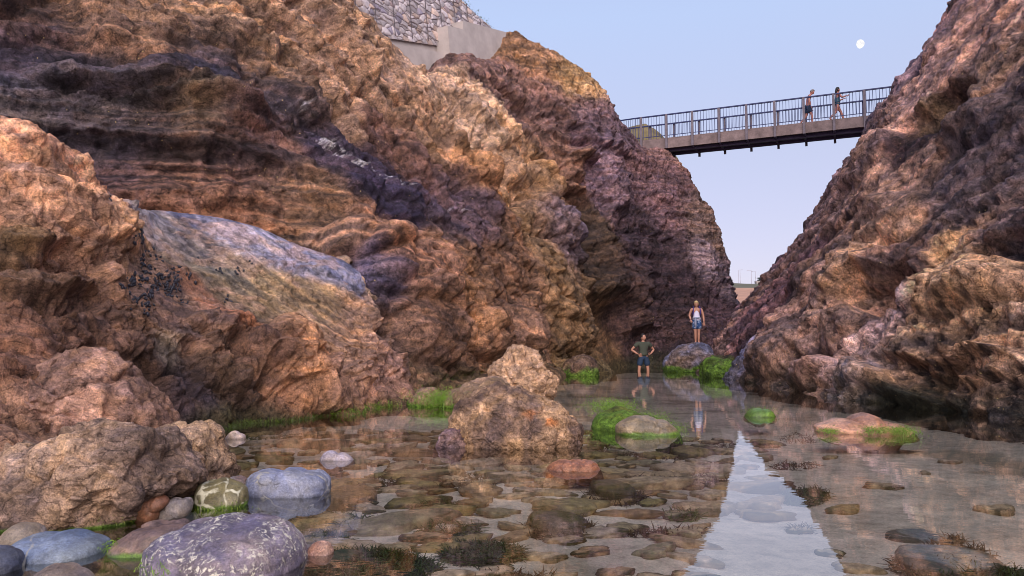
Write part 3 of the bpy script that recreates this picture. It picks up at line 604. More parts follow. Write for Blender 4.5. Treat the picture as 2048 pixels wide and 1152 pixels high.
stone('stone', 'smooth oval blue-grey stone with thin pale veins, bottom left', 'stone',
 [(18,1085),(40,1060),(100,1052),(170,1052),(205,1068),(214,1088),(190,1115),(130,1135),(70,1138),(28,1120)], 1128, .26, (.36,.42,.52), (.46,.50,.58), M_SLATE, seed=6, amp=.014, n=(200, 120), facet=.15, scale=.5, sink=.12)
stone('boulder', 'purple-grey boulder splashed with white lichen in the left foreground', 'boulder',
 [(302,1060),(340,1035),(400,1025),(480,1018),(545,1020),(582,1045),(604,1085),(602,1120),(570,1160),(420,1180),(330,1170),(300,1110)], 1172, .36, (.40,.36,.44), (.52,.46,.50), M_LICH, seed=7, amp=.03, n=(300, 180), facet=.3, scale=.5, sink=.12)
stone('stone', 'flat-topped blue slate block beside the veined green cobble', 'stone',
 [(490,966),(500,949),(560,941),(610,938),(645,941),(658,956),(655,975),(620,990),(560,1000),(510,1002),(492,985)], 996, .22, (.40,.42,.53), (.50,.51,.60), M_SLATE, seed=8, amp=.014, n=(220, 140), facet=.95, scale=.6, sink=.06, round_=.42)
stone('cobble', 'rounded olive cobble criss-crossed by cream veins', 'cobble',
 [(393,985),(400,965),(430,958),(470,962),(492,975),(496,995),(485,1012),(445,1022),(405,1015)], 1020, .15, (.42,.38,.24), (.50,.47,.38), M_VEIN, seed=9, amp=.018, n=(160, 100), facet=.3, scale=.4, algae=.035, sink=.06)
stone('stone', 'reddish brown flat stone leaning against the large grey-brown boulder', 'stone',
 [(268,1035),(275,1012),(300,995),(330,993),(336,1002),(315,1020),(285,1042)], 1045, .07, (.48,.30,.22), (.56,.37,.27), M_WETROCK, seed=10, amp=.012, n=(90, 60), scale=.4, sink=.03)
stone('stone', 'small slate-grey stone right of the leaning reddish one', 'stone',
 [(312,1028),(330,1010),(360,996),(382,994),(386,1010),(360,1028),(325,1036)], 1040, .08, (.40,.37,.39), (.52,.47,.46), M_WETROCK, seed=11, amp=.014, n=(90, 60), facet=.8, scale=.4, sink=.03)
stone('stone', 'rounded grey-tan stone half hidden behind the blue oval one', 'stone',
 [(8,1075),(20,1052),(50,1043),(76,1050),(82,1070),(60,1095),(15,1100)], 1100, .12, (.46,.41,.38), (.56,.49,.43), M_WETROCK, seed=12, amp=.014, n=(90, 60), scale=.4, sink=.05)
stone('stone', 'dark bluish stone cut by the left frame edge', 'stone',
 [(-50,1100),(-20,1088),(15,1092),(36,1110),(38,1132),(0,1150),(-45,1150)], 1152, .12, (.30,.31,.38), (.40,.38,.40), M_SLATE, seed=13, amp=.016, n=(90, 60), scale=.4, sink=.05)
stone('stone', 'rounded pale brown stone at the bottom edge below the blue oval one', 'stone',
 [(66,1160),(80,1135),(115,1124),(150,1132),(182,1150),(190,1175),(130,1190),(70,1185)], 1195, .12, (.50,.43,.40), (.60,.52,.47), M_WETROCK, seed=14, amp=.014, n=(100, 60), scale=.4, sink=.05)
stone('stone', 'flat mossy brown rock tucked under the lichen-splashed boulder', 'stone',
 [(205,1110),(222,1085),(260,1052),(320,1038),(370,1032),(380,1060),(340,1100),(300,1122),(230,1128)], 1115, .24, (.46,.36,.34), (.54,.44,.38), M_WETROCK, seed=15, amp=.02, n=(140, 90), scale=.4, algae=.03, sink=.08)
stone('stone', 'small pinkish stone in the water right of the lichen-splashed boulder', 'stone',
 [(612,1108),(622,1090),(645,1079),(660,1084),(662,1096),(640,1110),(620,1116)], 1112, .06, (.62,.44,.38), (.68,.52,.46), M_WETROCK, seed=16, amp=.007, n=(80, 50), facet=.8, scale=.3, sink=.05)
stone('stone', 'pale lilac stone just breaking the water behind the slate block', 'stone',
 [(636,917),(645,909),(675,907),(700,911),(712,918),(690,922),(645,923)], 922, .08, (.56,.51,.58), (.64,.58,.62), M_WETROCK, seed=17, amp=.008, n=(90, 60), scale=.4, sink=.05)
stone('stone', 'thin pale flat stone by the foot of the upright tan boulder', 'stone',
 [(450,874),(456,868),(480,866),(490,870),(488,877),(462,878)], 879, .06, (.60,.52,.50), (.72,.62,.56), M_WETROCK, seed=18, amp=.005, n=(80, 50), scale=.4, sink=.05)
stone('stone', 'tiny brown stone between the veined cobble and the slate block', 'stone',
 [(452,968),(460,955),(478,950),(492,958),(496,975),(475,985)], 990, .08, (.50,.38,.34), (.48,.44,.44), M_WETROCK, seed=19, amp=.01, n=(70, 46), scale=.4, sink=.05)
def orange(C, Pn, c):
    q = warp(Pn, 2.5, .08, 71); d = np.abs((q[:, 2] - c[2] - .13) + .28 * (q[:, 0] - c[0] - .3)); m = sstep(.07, .01, d) * sstep(.0, .3, q[:, 0] - c[0]) * sstep(.55, .4, q[:, 0] - c[0]) * sstep(-.1, .25, fbm(Pn * 7, 3, 77))
    return C * (1 - m[:, None]) + m[:, None] * lin((.74, .46, .26))
stone('boulder', 'big humped tan boulder with an orange streak standing in the middle of the pool', 'boulder',
 [(897,860),(903,835),(915,806),(935,780),(975,769),(1025,772),(1070,785),(1105,803),(1140,832),(1165,855),(1170,877),(1150,892),(1080,897),(1000,896),(930,885),(900,878)], 899, .5, (.42,.33,.30), (.68,.53,.40), seed=20, amp=.095, n=(380, 230), facet=.35, scale=.5, cscale=1.2, marks=orange)
stone('stone', 'small dark pinkish rock against the left foot of the humped tan boulder', 'stone',
 [(874,880),(884,862),(905,855),(935,868),(950,885),(920,893),(880,892)], 896, .15, (.40,.30,.32), (.56,.44,.44), seed=21, amp=.03, n=(110, 70), facet=.8, scale=.4)
stone('boulder', 'rough pinkish boulder with a nodular top behind the humped one', 'boulder',
 [(975,775),(985,735),(1005,712),(1020,692),(1045,688),(1075,705),(1095,735),(1112,762),(1110,790),(1085,805),(1010,805)], 803, .8, (.62,.48,.38), (.76,.60,.48), seed=22, amp=.16, n=(260, 160), facet=.25, scale=.45)
stone('boulder', 'long flat brown boulder sloping left from the nodular pinkish one', 'boulder',
 [(880,812),(890,790),(920,775),(960,760),(1000,750),(1020,770),(1010,800),(950,815),(900,820)], 818, .7, (.50,.40,.32), (.62,.49,.40), seed=23, amp=.08, n=(220, 120), facet=.4, scale=.7, algae=.10)
stone('boulder', 'low brown rock with green weed between the cliff foot and the long flat boulder', 'boulder',
 [(818,812),(824,788),(850,776),(875,778),(886,795),(880,815),(840,820)], 814, .5, (.50,.38,.33), (.62,.47,.40), seed=24, amp=.07, n=(140, 90), facet=.5, scale=.5, algae=.12)
stone('rock', 'humped rock covered in bright green weed in the middle of the pool', 'rock',
 [(1180,850),(1192,832),(1215,820),(1235,812),(1258,818),(1285,828),(1320,832),(1310,846),(1270,862),(1200,862)], 862, .42, (.30,.34,.10), (.40,.42,.10), seed=25, amp=.03, n=(200, 120), facet=.3, scale=.5, algae=.30, sink=.15)
stone('rock', 'smooth grey-brown rock with a green weedy rim in front of the bright green one', 'rock',
 [(1232,850),(1250,836),(1285,830),(1315,838),(1345,850),(1368,862),(1345,872),(1280,872),(1240,868)], 872, .25, (.46,.40,.32), (.54,.46,.36), M_WETROCK, seed=26, amp=.02, n=(180, 100), facet=.3, scale=.5, algae=.05, sink=.15)
stone('rock', 'orange-brown faceted rock barely above the water in front of the humped boulder', 'rock',
 [(1083,930),(1112,921),(1140,919),(1165,919),(1192,926),(1208,936),(1192,943),(1150,945),(1105,938)], 944, .17, (.58,.36,.24), (.70,.44,.28), M_WETROCK, seed=27, amp=.009, n=(170, 100), facet=.9, scale=.3, sink=.08)
stone('rock', 'small green weedy rock alone in the far half of the pool', 'rock',
 [(1487,828),(1500,820),(1525,819),(1545,823),(1553,829),(1530,834),(1500,833)], 835, .2, (.32,.36,.10), (.50,.55,.24), M_WETROCK, seed=28, amp=.010, n=(110, 70), scale=.5, algae=.2, sink=.1)
stone('rock', 'long flat salmon rock with green tufts on its near edge', 'rock',
 [(1626,850),(1650,842),(1700,838),(1760,841),(1800,849),(1838,864),(1800,868),(1700,868),(1640,862)], 869, .34, (.66,.46,.36), (.76,.56,.44), M_WETROCK, seed=29, amp=.012, n=(200, 110), facet=.5, scale=.5, sink=.1)
stone('rock', 'weedy ledge of slate-blue rock under the standing person, at the gorge end', 'rock',
 [(1325,740),(1332,714),(1350,698),(1372,688),(1410,686),(1424,702),(1428,726),(1418,748),(1370,750)], 745, 1.0, (.42,.42,.54), (.46,.38,.36), M_CLIFF, seed=30, amp=.09, n=(220, 130), facet=.6, scale=1.3, algae=.28, sink=.4)
stone('rock', 'dark weedy boulder between the ledge and the right cliff', 'rock',
 [(1405,750),(1412,725),(1435,716),(1462,722),(1478,742),(1470,760),(1430,760)], 757, 1.0, (.26,.22,.18), (.34,.27,.25), M_CLIFF, seed=31, amp=.18, n=(160, 100), facet=.5, scale=1.2, algae=.8, sink=.4)
stone('boulder', 'brown rounded boulder at the cliff foot left of the wading man', 'boulder',
 [(1125,752),(1130,730),(1150,715),(1175,712),(1190,730),(1192,750),(1160,758)], 753, 1.0, (.36,.27,.23), (.46,.36,.29), M_CLIFF, seed=32, amp=.16, n=(160, 100), facet=.4, scale=1.2, algae=.3, sink=.4)

# stones lying under the water
def bz(x, y): return float(bed_z(np.array([x]), np.array([y]))[0])
def sunken(name, label, x0, x1, y0, y1, cA, cB, mat, seed, hgt=.10, group=None, top=-.05):
    a = on_level((x0 + x1) / 2, y1, -.12); b = on_level((x0 + x1) / 2, y0, -.12); T = (b[1] - a[1]) / 2; c = (a + b) / 2
    Wd_ = (x1 - x0) / 2 * c[1] / F
    nn = (120, 60); ph = np.linspace(0, 2 * math.pi, nn[0], endpoint=False); ps = np.linspace(-math.pi / 2, math.pi / 2, nn[1])
    wob = 1 + .12 * np.sin(ph * 2 + seed) + .07 * np.sin(ph * 3 + seed * 2)
    X = Wd_ * wob[:, None] * np.cos(ph)[:, None] * (np.cos(ps) ** .45)[None]; Y_ = T * wob[:, None] * np.sin(ph)[:, None] * (np.cos(ps) ** .45)[None]; Z = (hgt * np.sign(np.sin(ps)) * np.abs(np.sin(ps)) ** .5)[None] + 0 * X
    p = np.stack([X, Y_, Z], -1).reshape(-1, 3); k = fbm(p * 5 + seed, 4, seed); p = p * (1 + .22 * k)[:, None]
    t = sstep(-.2, .3, fbm(p * 6 + seed, 4, seed + 1))[:, None]; C = lin(cA) * (1 - t) + lin(cB) * t
    g = sstep(.75, 1.0, np.hypot(p[:, 0] / Wd_, p[:, 1] / T) + .25 * k)[:, None]; C = C * (1 - .8 * g) + .8 * g * np.array([.05, .05, .015])
    o = link_mesh(name, p, grid_faces(nn[0], nn[1], True), mat, col=C); o.location = (c[0], c[1], min(top - hgt * .9, bz(c[0], c[1]) + hgt * .35))
    return tag(o, label, 'stone', group)
sunken('sunken_stone', 'large oval blue-grey slate with a white vein, under water at bottom right', 1800, 1975, 1085, 1143, (.60,.66,.68), (.76,.76,.72), M_SLATE, 1, .04)
sunken('sunken_stone', 'dark blue-grey stone ringed with weed above the veined oval slate', 1790, 1895, 1045, 1072, (.54,.60,.62), (.68,.68,.64), M_SLATE, 2, .03)
sunken('sunken_stone', 'sunken stone with a green left half and a brown weed skirt', 1060, 1165, 1032, 1066, (.40,.42,.12), (.66,.58,.50), M_WETROCK, 3, .08)
sunken('sunken_stone', 'flat sunken stone with an olive top and a thick dark weed ring', 1180, 1270, 972, 992, (.48,.46,.22), (.62,.56,.48), M_WETROCK, 4, .08)
sunken('sunken_stone', 'long ochre sunken stone right of the blue slate block', 640, 760, 978, 1004, (.60,.48,.26), (.66,.54,.36), M_WETROCK, 5, .08)
sunken('sunken_stone', 'flat green-veiled stone under water right of the veined cobble', 490, 590, 1000, 1020, (.10,.40,.26), (.30,.50,.20), M_WETROCK, 6, .05)
sunken('sunken_stone', 'dull teal sunken stone just right of the small pinkish one', 660, 715, 1098, 1124, (.14,.36,.30), (.30,.40,.32), M_WETROCK, 7, .05)
M_COB, nt_, b_ = new_mat('sunken cobble')
a_ = _n(nt_, 'ShaderNodeAttribute'); a_.attribute_name = 'Col'; g_ = _n(nt_, 'ShaderNodeNewGeometry'); oi_ = _n(nt_, 'ShaderNodeObjectInfo')
c_ = mix(nt_, 1.0, a_.outputs[0], ramp(nt_, oi_.outputs['Random'], [(0, (.55, .60, .50)), (.25, (1.0, .92, .80)), (.45, (.75, .55, .40)), (.65, (.62, .62, .32)), (.85, (1.25, 1.12, 1.05)), (1, (.8, .8, .9))]), 'MULTIPLY')
c_ = mix(nt_, 1.0, c_, ramp(nt_, noise(nt_, g_.outputs[0], 22, 8, .7), [(.3, .6), (.5, 1), (.7, 1.35)]), 'MULTIPLY')
nt_.links.new(c_, b_.inputs['Base Color']); b_.inputs['Roughness'].default_value = .6
protos = []
for s in range(7):
    nn = (44, 24); ph = np.linspace(0, 2 * math.pi, nn[0], endpoint=False); ps = np.linspace(-math.pi / 2, math.pi / 2, nn[1]); rg = np.random.default_rng(s)
    wob = 1 + .20 * np.sin(ph * 2 + s) + .15 * np.sin(ph * 3 + s * 2) + .09 * np.sin(ph * 5 + s)
    X = wob[:, None] * np.cos(ph)[:, None] * (np.cos(ps) ** .65)[None]; Y_ = .8 * wob[:, None] * np.sin(ph)[:, None] * (np.cos(ps) ** .65)[None]; Z = .55 * np.sign(np.sin(ps)) * (np.abs(np.sin(ps)) ** .55)[None] + 0 * X
    p = np.stack([X, Y_, Z], -1).reshape(-1, 3); k = fbm(p * 1.6 + s * 9, 4, s + 50); p = p * (1 + .34 * k)[:, None]
    C = np.array([.60, .48, .35]) * (1 + .8 * fbm(p * 3, 4, s + 60))[:, None]
    g = sstep(.80, 1.0, np.hypot(p[:, 0], p[:, 1] / .8) + .22 * k)[:, None] * (.6 + .4 * (s % 2)); C = C * (1 - g) + g * np.array([.09, .085, .03])
    protos.append((p, C))
lab_c = 'brown weed-ringed cobble, one of many lying on the bed under the clear shallow water'
placed = []; cob_first = [None] * 7
def clear_of(x, y, r, k=1.0): return all((x - a) ** 2 + ((y - b) * .8) ** 2 > (k * (r + c)) ** 2 for a, b, c in placed)
tries = 0
while len(placed) < 230 and tries < 9000:
    tries += 1
    u = random.uniform(440, 1530); v = 862 + 290 * random.random() ** 1.25
    dens = 1.0 if v < 1010 else (.55 if u < 900 else .22)
    if v > 1010 and u > 1400: continue
    if u > 1430: dens *= .5
    if random.random() > dens: continue
    q = on_level(u, v, -.12); r = random.choice((.10, .13, .16, .20, .26)) * (1.0 if v > 900 else 1.2)
    if not clear_of(q[0], q[1], r, .86): continue
    if (590 < u < 880 and v > 1085) or (885 < u < 1045 and 1070 < v < 1118): continue
    placed.append((q[0], q[1], r)); s = random.randrange(7)
    if cob_first[s] is None:
        pp, cc = protos[s]; o = link_mesh('cobble', pp, grid_faces(44, 24, True), M_COB, col=cc); cob_first[s] = o
    else: o = cob_first[s].copy(); COL.objects.link(o)
    o.scale = (r * random.uniform(.9, 1.5), r * random.uniform(.7, 1.1), r * .42); o.rotation_euler = (random.uniform(-.12, .12), random.uniform(-.12, .12), random.uniform(-.6, .6))
    o.location = (q[0], q[1], min(bz(q[0], q[1]) + .01, -.03 - r * .28))
    tag(o, lab_c, 'cobble', 'cobbles under the shallow water')
for u, v in ((1770,960),(1900,905),(1690,1000),(1990,1010),(1600,1040),(1660,900),(1740,885),(1850,930),(1660,1090),(1710,1120)):
    q = on_level(u, v, -.12); r = random.uniform(.07, .16); s = random.randrange(7); o = cob_first[s].copy(); COL.objects.link(o)
    o.scale = (r, r * .8, r * .4); o.rotation_euler = (0, 0, random.uniform(-1, 1)); o.location = (q[0], q[1], bz(q[0], q[1]) + .01)

# ------------------------------------------------------------------ seaweed
M_WEED, nt_, b_ = new_mat('seaweed')
a_ = _n(nt_, 'ShaderNodeAttribute'); a_.attribute_name = 'Col'; nt_.links.new(a_.outputs[0], b_.inputs['Base Color']); b_.inputs['Roughness'].default_value = .45
b_.inputs['Subsurface Weight'].default_value = 0.0
def blades(name, roots, dirs, L, wd, cols, kind='stuff', label=None, cat=None, parent=None, seed=0, droop=.6):
    """many thin strands; roots, dirs (n,3), L (n,)"""
    rg = np.random.default_rng(seed); n = len(roots); side = np.cross(dirs, rg.normal(size=(n, 3))); side /= np.linalg.norm(side, axis=1, keepdims=True) + 1e-9
    V = []; curl = rg.normal(size=(n, 3)) * .35; curl[:, 2] = -droop
    for k in range(4):
        t = k / 3; c = roots + dirs * (L * t)[:, None] + curl * (L * t * t)[:, None] * .6; ww = wd * (1 - .8 * t)
        V += [c - side * ww / 2, c + side * ww / 2]
    V = np.stack(V, 1).reshape(-1, 3); base = np.arange(n)[:, None] * 8
    Fc = np.concatenate([base + np.array([[0, 1, 3, 2]]), base + np.array([[2, 3, 5, 4]]), base + np.array([[4, 5, 7, 6]])], 0)
    o = link_mesh(name, V, Fc, M_WEED, col=np.repeat(cols, 8, 0), parent=None)
    if parent is not None: o.parent = parent; o.matrix_parent_inverse = parent.matrix_world.inverted() if False else Matrix.Translation(-parent.location)
    elif kind: tag(o, label, cat, kind=kind)
    return o
def strands_on(pts, n, spread, Lr, seed, up=(0, -.3, 1), col=((.10, .22, .01), (.22, .42, .03)), flat=.5):
    rg = np.random.default_rng(seed); i = rg.integers(0, len(pts), n); r = np.asarray(pts)[i] + rg.normal(size=(n, 3)) * spread * (1, 1, flat)
    d = rg.normal(size=(n, 3)) * .55 + np.array(up); d /= np.linalg.norm(d, axis=1, keepdims=True)
    L = rg.uniform(*Lr, n); t = rg.random(n)[:, None]; c = np.array(col[0]) * (1 - t) + np.array(col[1]) * t
    return r, d, L, c
def foot_points(Pn, PXY, x0, x1, y0, y1, zmax=.25, zmin=-.02):
    u, v = proj(Pn); m = (u > x0) & (u < x1) & (v > y0) & (v < y1) & (Pn[:, 2] < zmax) & (Pn[:, 2] > zmin) & (Pn[:, 1] > 1)
    return Pn[m]
parts = []
fp = foot_points(OUT_S, OUT_PX, 430, 800, 780, 870, .05)
parts.append(strands_on(fp, 5200, .03, (.03, .09), 1, up=(.25, -.5, -.5), col=((.04, .07, .005), (.12, .20, .012))))
fp = foot_points(OUT_S, OUT_PX, 660, 800, 780, 840, .10); parts.append(strands_on(fp, 1500, .03, (.06, .16), 2, up=(.3, -.6, .3), col=((.16, .30, .01), (.26, .50, .02))))
fp = foot_points(LEFT_P, LEFT_PX, 790, 1140, 700, 830, .4)
if len(fp): parts.append(strands_on(fp, 3500, .05, (.08, .22), 3, up=(.2, -.6, -.1), col=((.04, .07, .005), (.12, .20, .01))))
def clump(x, y, rx_, n, seed, Lr=(.06, .2), z=.04, col=((.12, .28, .01), (.28, .55, .03)), up=(0, -.5, .8), zr=.3):
    c = on_level(x, y, z * .5); c[2] = z; r, d, L, cc = strands_on(c[None], n, rx_ / 2, Lr, seed, up, col, zr); parts.append((r, d, L, cc))
clump(880, 806, .42, 2600, 11, (.12, .34), .14, zr=.35); clump(930, 800, .25, 900, 12, (.1, .2), .1); clump(812, 790, .3, 900, 13, (.1, .22), .1, col=((.08, .16, .01), (.22, .40, .02)))
clump(348, 1138, .10, 1500, 14, (.05, .13), .07, up=(.3, -.6, .5)); clump(225, 1040, .14, 700, 15, (.03, .07), .03, col=((.10, .14, .01), (.22, .28, .03))); clump(245, 1095, .08, 500, 16, (.03, .06), .03)
clump(440, 1018, .14, 900, 17, (.02, .05), .0, up=(0, -.6, -.2), col=((.12, .22, .01), (.26, .40, .03)))
clump(1115, 742, .5, 500, 18, (.1, .3), .2, col=((.05, .12, .01), (.12, .26, .02)))
clump(1345, 742, .5, 500, 19, (.1, .25), .12, col=((.03, .08, .01), (.08, .2, .02))); clump(1440, 752, .7, 500, 20, (.1, .25), .15, col=((.02, .06, .01), (.05, .12, .02)))
clump(1660, 866, .12, 500, 21, (.04, .10), .05); clump(1745, 864, .16, 900, 22, (.05, .13), .06); clump(1800, 866, .2, 1100, 23, (.05, .14), .05)
clump(1225, 828, .35, 2600, 24, (.05, .16), .20, zr=.3); clump(1330, 860, .25, 1200, 25, (.05, .13), .05); clump(1300, 842, .3, 900, 27, (.05, .12), .10); clump(1518, 826, .2, 700, 26, (.04, .10), .06)
r, d, L, c = [np.concatenate([q[k] for q in parts]) for k in range(4)]
blades('green_seaweed', r, d, L * .36, .006, c * np.array([.75, .64, .8]), seed=3, droop=1.6)
# sunken weed beds, dark green and rust brown
parts = []
def sunk(x0, x1, y0, y1, n, seed, col=((.02, .045, .006), (.07, .12, .015)), L=(.05, .14)):
    rg = np.random.default_rng(seed); a = rg.random(n) * 6.283; q = np.sqrt(rg.random(n)); X_ = (x0 + x1) / 2 + (x1 - x0) / 2 * q * np.cos(a); Y_ = (y0 + y1) / 2 + (y1 - y0) / 2 * q * np.sin(a)
    r = np.array([on_level(u, v, -.12) for u, v in zip(X_, Y_)]); r[:, 2] = bed_z(r[:, 0], r[:, 1])
    d = rg.normal(size=(n, 3)) * .7 + (0, 0, .35); d /= np.linalg.norm(d, axis=1, keepdims=True); Lg = rg.uniform(*L, n)
    Lg = np.minimum(Lg, np.maximum(.02, (-.02 - r[:, 2]) / np.maximum(d[:, 2], .15))); t = rg.random(n)[:, None]
    parts.append((r, d, Lg, np.array(col[0]) * (1 - t) + np.array(col[1]) * t))
RU = ((.05, .03, .012), (.12, .08, .025))
sunk(590, 880, 1092, 1165, 15000, 1); sunk(885, 1045, 1076, 1112, 8000, 2); sunk(600, 700, 1060, 1085, 1200, 3); sunk(1170, 1290, 968, 1000, 1800, 4, RU); sunk(1050, 1190, 1026, 1070, 1800, 5, RU)
sunk(1555, 1660, 958, 990, 1800, 6); sunk(1830, 2060, 1120, 1160, 2500, 7); sunk(1780, 1990, 1078, 1150, 1500, 8, RU); sunk(1880, 1930, 1060, 1080, 250, 9, RU); sunk(1400, 1500, 868, 885, 300, 10, RU); sunk(1560, 1640, 850, 868, 250, 11, RU)
sunk(480, 760, 1010, 1060, 2600, 12, ((.05, .07, .01), (.11, .14, .02))); sunk(820, 930, 1000, 1018, 900, 13, ((.05, .07, .01), (.13, .16, .02))); sunk(1325, 1400, 1005, 1022, 700, 14, ((.05, .09, .01), (.10, .16, .02)))
sunk(1250, 1460, 930, 960, 1500, 15, RU); sunk(840, 960, 1040, 1060, 800, 16, ((.05, .07, .01), (.12, .15, .02))); sunk(1540, 1640, 905, 922, 350, 17, RU); sunk(1250, 1400, 1045, 1062, 500, 18, RU); sunk(700, 1000, 940, 975, 1500, 19, RU)
sunk(1580, 1620, 1030, 1045, 200, 21, RU); sunk(460, 620, 850, 880, 1500, 22, ((.03, .05, .01), (.07, .10, .015))); sunk(1180, 1420, 880, 905, 1500, 23, RU); sunk(950, 1120, 1130, 1160, 500, 24, RU)
r, d, L, c = [np.concatenate([q[k] for q in parts]) for k in range(4)]
blades('sunken_seaweed', r, d, L * .75, .011, c, seed=4, droop=.5)

# ------------------------------------------------------------------ mussels clinging to the outcrop
M_MUS, nt_, b_ = new_mat('mussel shell'); b_.inputs['Base Color'].default_value = (.018, .016, .028, 1); b_.inputs['Roughness'].default_value = .4
V = []; Fm = []
nn = (8, 6); ph = np.linspace(0, 2 * math.pi, nn[0], endpoint=False); ps = np.linspace(-math.pi / 2, math.pi / 2, nn[1])
sh = np.stack([np.cos(ph)[:, None] * np.cos(ps)[None], .6 * np.sin(ph)[:, None] * np.cos(ps)[None], .5 * np.sin(ps)[None] + 0 * ph[:, None]], -1).reshape(-1, 3)
u_, v_ = OUT_PX; nb = 0; rg = np.random.default_rng(5)
for (x, y, rad, k) in ((170,425,12,12),(165,428,8,8),(245,455,14,22),(260,475,12,16),(255,492,16,26),(275,492,10,12),(243,498,14,18),(300,505,14,16),(320,520,14,14),(285,530,10,10),(290,545,12,12),(310,560,14,16),(262,565,16,26),(280,565,10,14),
  (300,580,10,10),(330,575,14,18),(345,565,12,16),(352,575,10,12),(335,590,10,10),(290,592,12,16),(232,598,8,8),(262,608,14,18),(280,620,12,14),(380,555,8,6),(460,595,8,6),(440,543,8,6),(480,528,12,12),(500,530,8,8),(405,505,6,4),(210,590,6,5),(220,540,8,6),(245,640,8,6),(270,640,8,6),(352,540,8,8),(365,610,8,6)):
    for _ in range(k):
        a, b = x + rg.normal() * rad * .6, y + rg.normal() * rad * .5
        i = np.argmin((u_ - a) ** 2 + (v_ - b) ** 2 + np.where(OUT_S[:, 2] < -.2, 1e9, 0)); s = rg.uniform(.018, .038)
        M_ = np.array(Euler(rg.uniform(0, 6, 3)).to_matrix()); V.append((sh * s) @ M_.T + OUT_S[i] + np.array([.006, -.014, .006])); Fm.append(grid_faces(8, 6, True) + nb * len(sh)); nb += 1
tag(link_mesh('mussels', np.concatenate(V), np.concatenate(Fm), M_MUS), kind='stuff')

# ================================================================== GABION WALL AND CONCRETE FOOTINGS
def simple(name, rgb, rough=.7, var=.25, scale=3, metal=0, bump=0.0, spec=.4):
    m, nt, b = new_mat(name); g = _n(nt, 'ShaderNodeNewGeometry')
    n = noise(nt, g.outputs[0], scale, 8, .65)
    c = mix(nt, 1.0, rgb, ramp(nt, n, [(.3, 1 - var), (.5, 1), (.7, 1 + var)]), 'MULTIPLY'); nt.links.new(c, b.inputs['Base Color'])
    b.inputs['Roughness'].default_value = rough; b.inputs['Metallic'].default_value = metal; b.inputs['Specular IOR Level'].default_value = spec
    if bump:
        bm = _n(nt, 'ShaderNodeBump'); bm.inputs['Strength'].default_value = bump; bm.inputs['Distance'].default_value = .02
        nt.links.new(noise(nt, g.outputs[0], scale * 4, 6, .7), bm.inputs['Height']); nt.links.new(bm.outputs[0], b.inputs['Normal'])
    return m
M_CONC = simple('weathered concrete', (.42, .36, .35), .9, .18, 1.2, bump=.4)
M_WIRE = simple('rusted wire', (.10, .08, .09), .7)
M_GAB, nt_, b_ = new_mat('gabion stone'); a_ = _n(nt_, 'ShaderNodeAttribute'); a_.attribute_name = 'Col'; g_ = _n(nt_, 'ShaderNodeNewGeometry')
c_ = mix(nt_, 1.0, a_.outputs[0], ramp(nt_, noise(nt_, g_.outputs[0], 9, 6, .7), [(.3, .7), (.7, 1.25)]), 'MULTIPLY'); nt_.links.new(c_, b_.inputs['Base Color']); b_.inputs['Roughness'].default_value = .9
WA, WB = np.array([-6.6, 21.2]), np.array([-.55, 31.9]); wl = np.linalg.norm(WB - WA); wd_ = (WB - WA) / wl; wn = np.array([wd_[1], -wd_[0]])
gw = empty('gabion_wall', (WA[0], WA[1], 10)); tag(gw, 'wire-caged stone retaining wall standing on the concrete footings above the left cliff', 'wall')
nu, nv = 760, 300
s_ = np.linspace(0, wl, nu); t_ = np.linspace(0, 1, nv); Sg, Tg = np.meshgrid(s_, t_, indexing='ij')
fr_ = Sg / wl; zb = 10.3 + 3.3 * fr_; zt = 16.6 - 1.75 * sstep(.3, 1, fr_); zt = np.where(fr_ > .72, np.minimum(zt, 15.9 - (fr_ - .72) * 3.9), zt)
Zg = zb + (zt - zb) * Tg; lean = .10 * (Zg - 10)
flat = np.stack([Sg.ravel() * 3.0, Zg.ravel() * 4.6, Sg.ravel() * 0], 1); flat = warp(flat, .8, .25, 901)
d1, d2, rid, off = cells(flat, 903); e = d2 - d1
ht = .08 * sstep(0, .07, e) + .04 * (rid - .5) + .02 * sstep(0, .5, e)
X = WA[0] + wd_[0] * Sg.ravel() + wn[0] * (ht - lean.ravel()); Y_ = WA[1] + wd_[1] * Sg.ravel() + wn[1] * (ht - lean.ravel())
Cg = np.array([.52, .45, .48]) * (.55 + .65 * rid)[:, None]; Cg = Cg * np.where((rid * 7.3 % 1 > .85)[:, None], np.array([.6, .6, .72]), 1) * np.where((rid * 13.1 % 1 > .8)[:, None], np.array([1.1, .95, .8]), 1)
Cg = Cg * (.25 + .75 * sstep(.0, .10, e))[:, None] if False else Cg
Vg = np.stack([X, Y_, Zg.ravel()], 1); fg = grid_faces(nu, nv)
si = link_mesh('stone_infill', Vg - (WA[0], WA[1], 10), fg, M_GAB, col=Cg); si.parent = gw
def wpt(s, z, o): return (wd_[0] * s + wn[0] * (o - .10 * (z - 10)), wd_[1] * s + wn[1] * (o - .10 * (z - 10)), z - 10)
core = MB()
for k in range(12):
    a, b = wl * k / 12, wl * (k + 1) / 12; f0 = (a + b) / 2 / wl; zt0 = min(16.6 - 1.75 * float(sstep(.3, 1, f0)), 15.9 - (f0 - .72) * 3.9 if f0 > .72 else 99) - .05; zb0 = 10.2
    v = [wpt(a, zb0, -.02), wpt(b, zb0, -.02), wpt(b, zt0, -.02), wpt(a, zt0, -.02), wpt(a, zb0, -1.0), wpt(b, zb0, -1.0), wpt(b, zt0, -1.0), wpt(a, zt0, -1.0)]
    n0 = len(core.v); core.v += [Vector(q) for q in v]; core.f += [tuple(n0 + i for i in q) for q in ((0, 1, 2, 3), (5, 4, 7, 6), (3, 2, 6, 7), (1, 5, 6, 2), (4, 0, 3, 7))]
core.build('wall_core', M_CONC, gw)
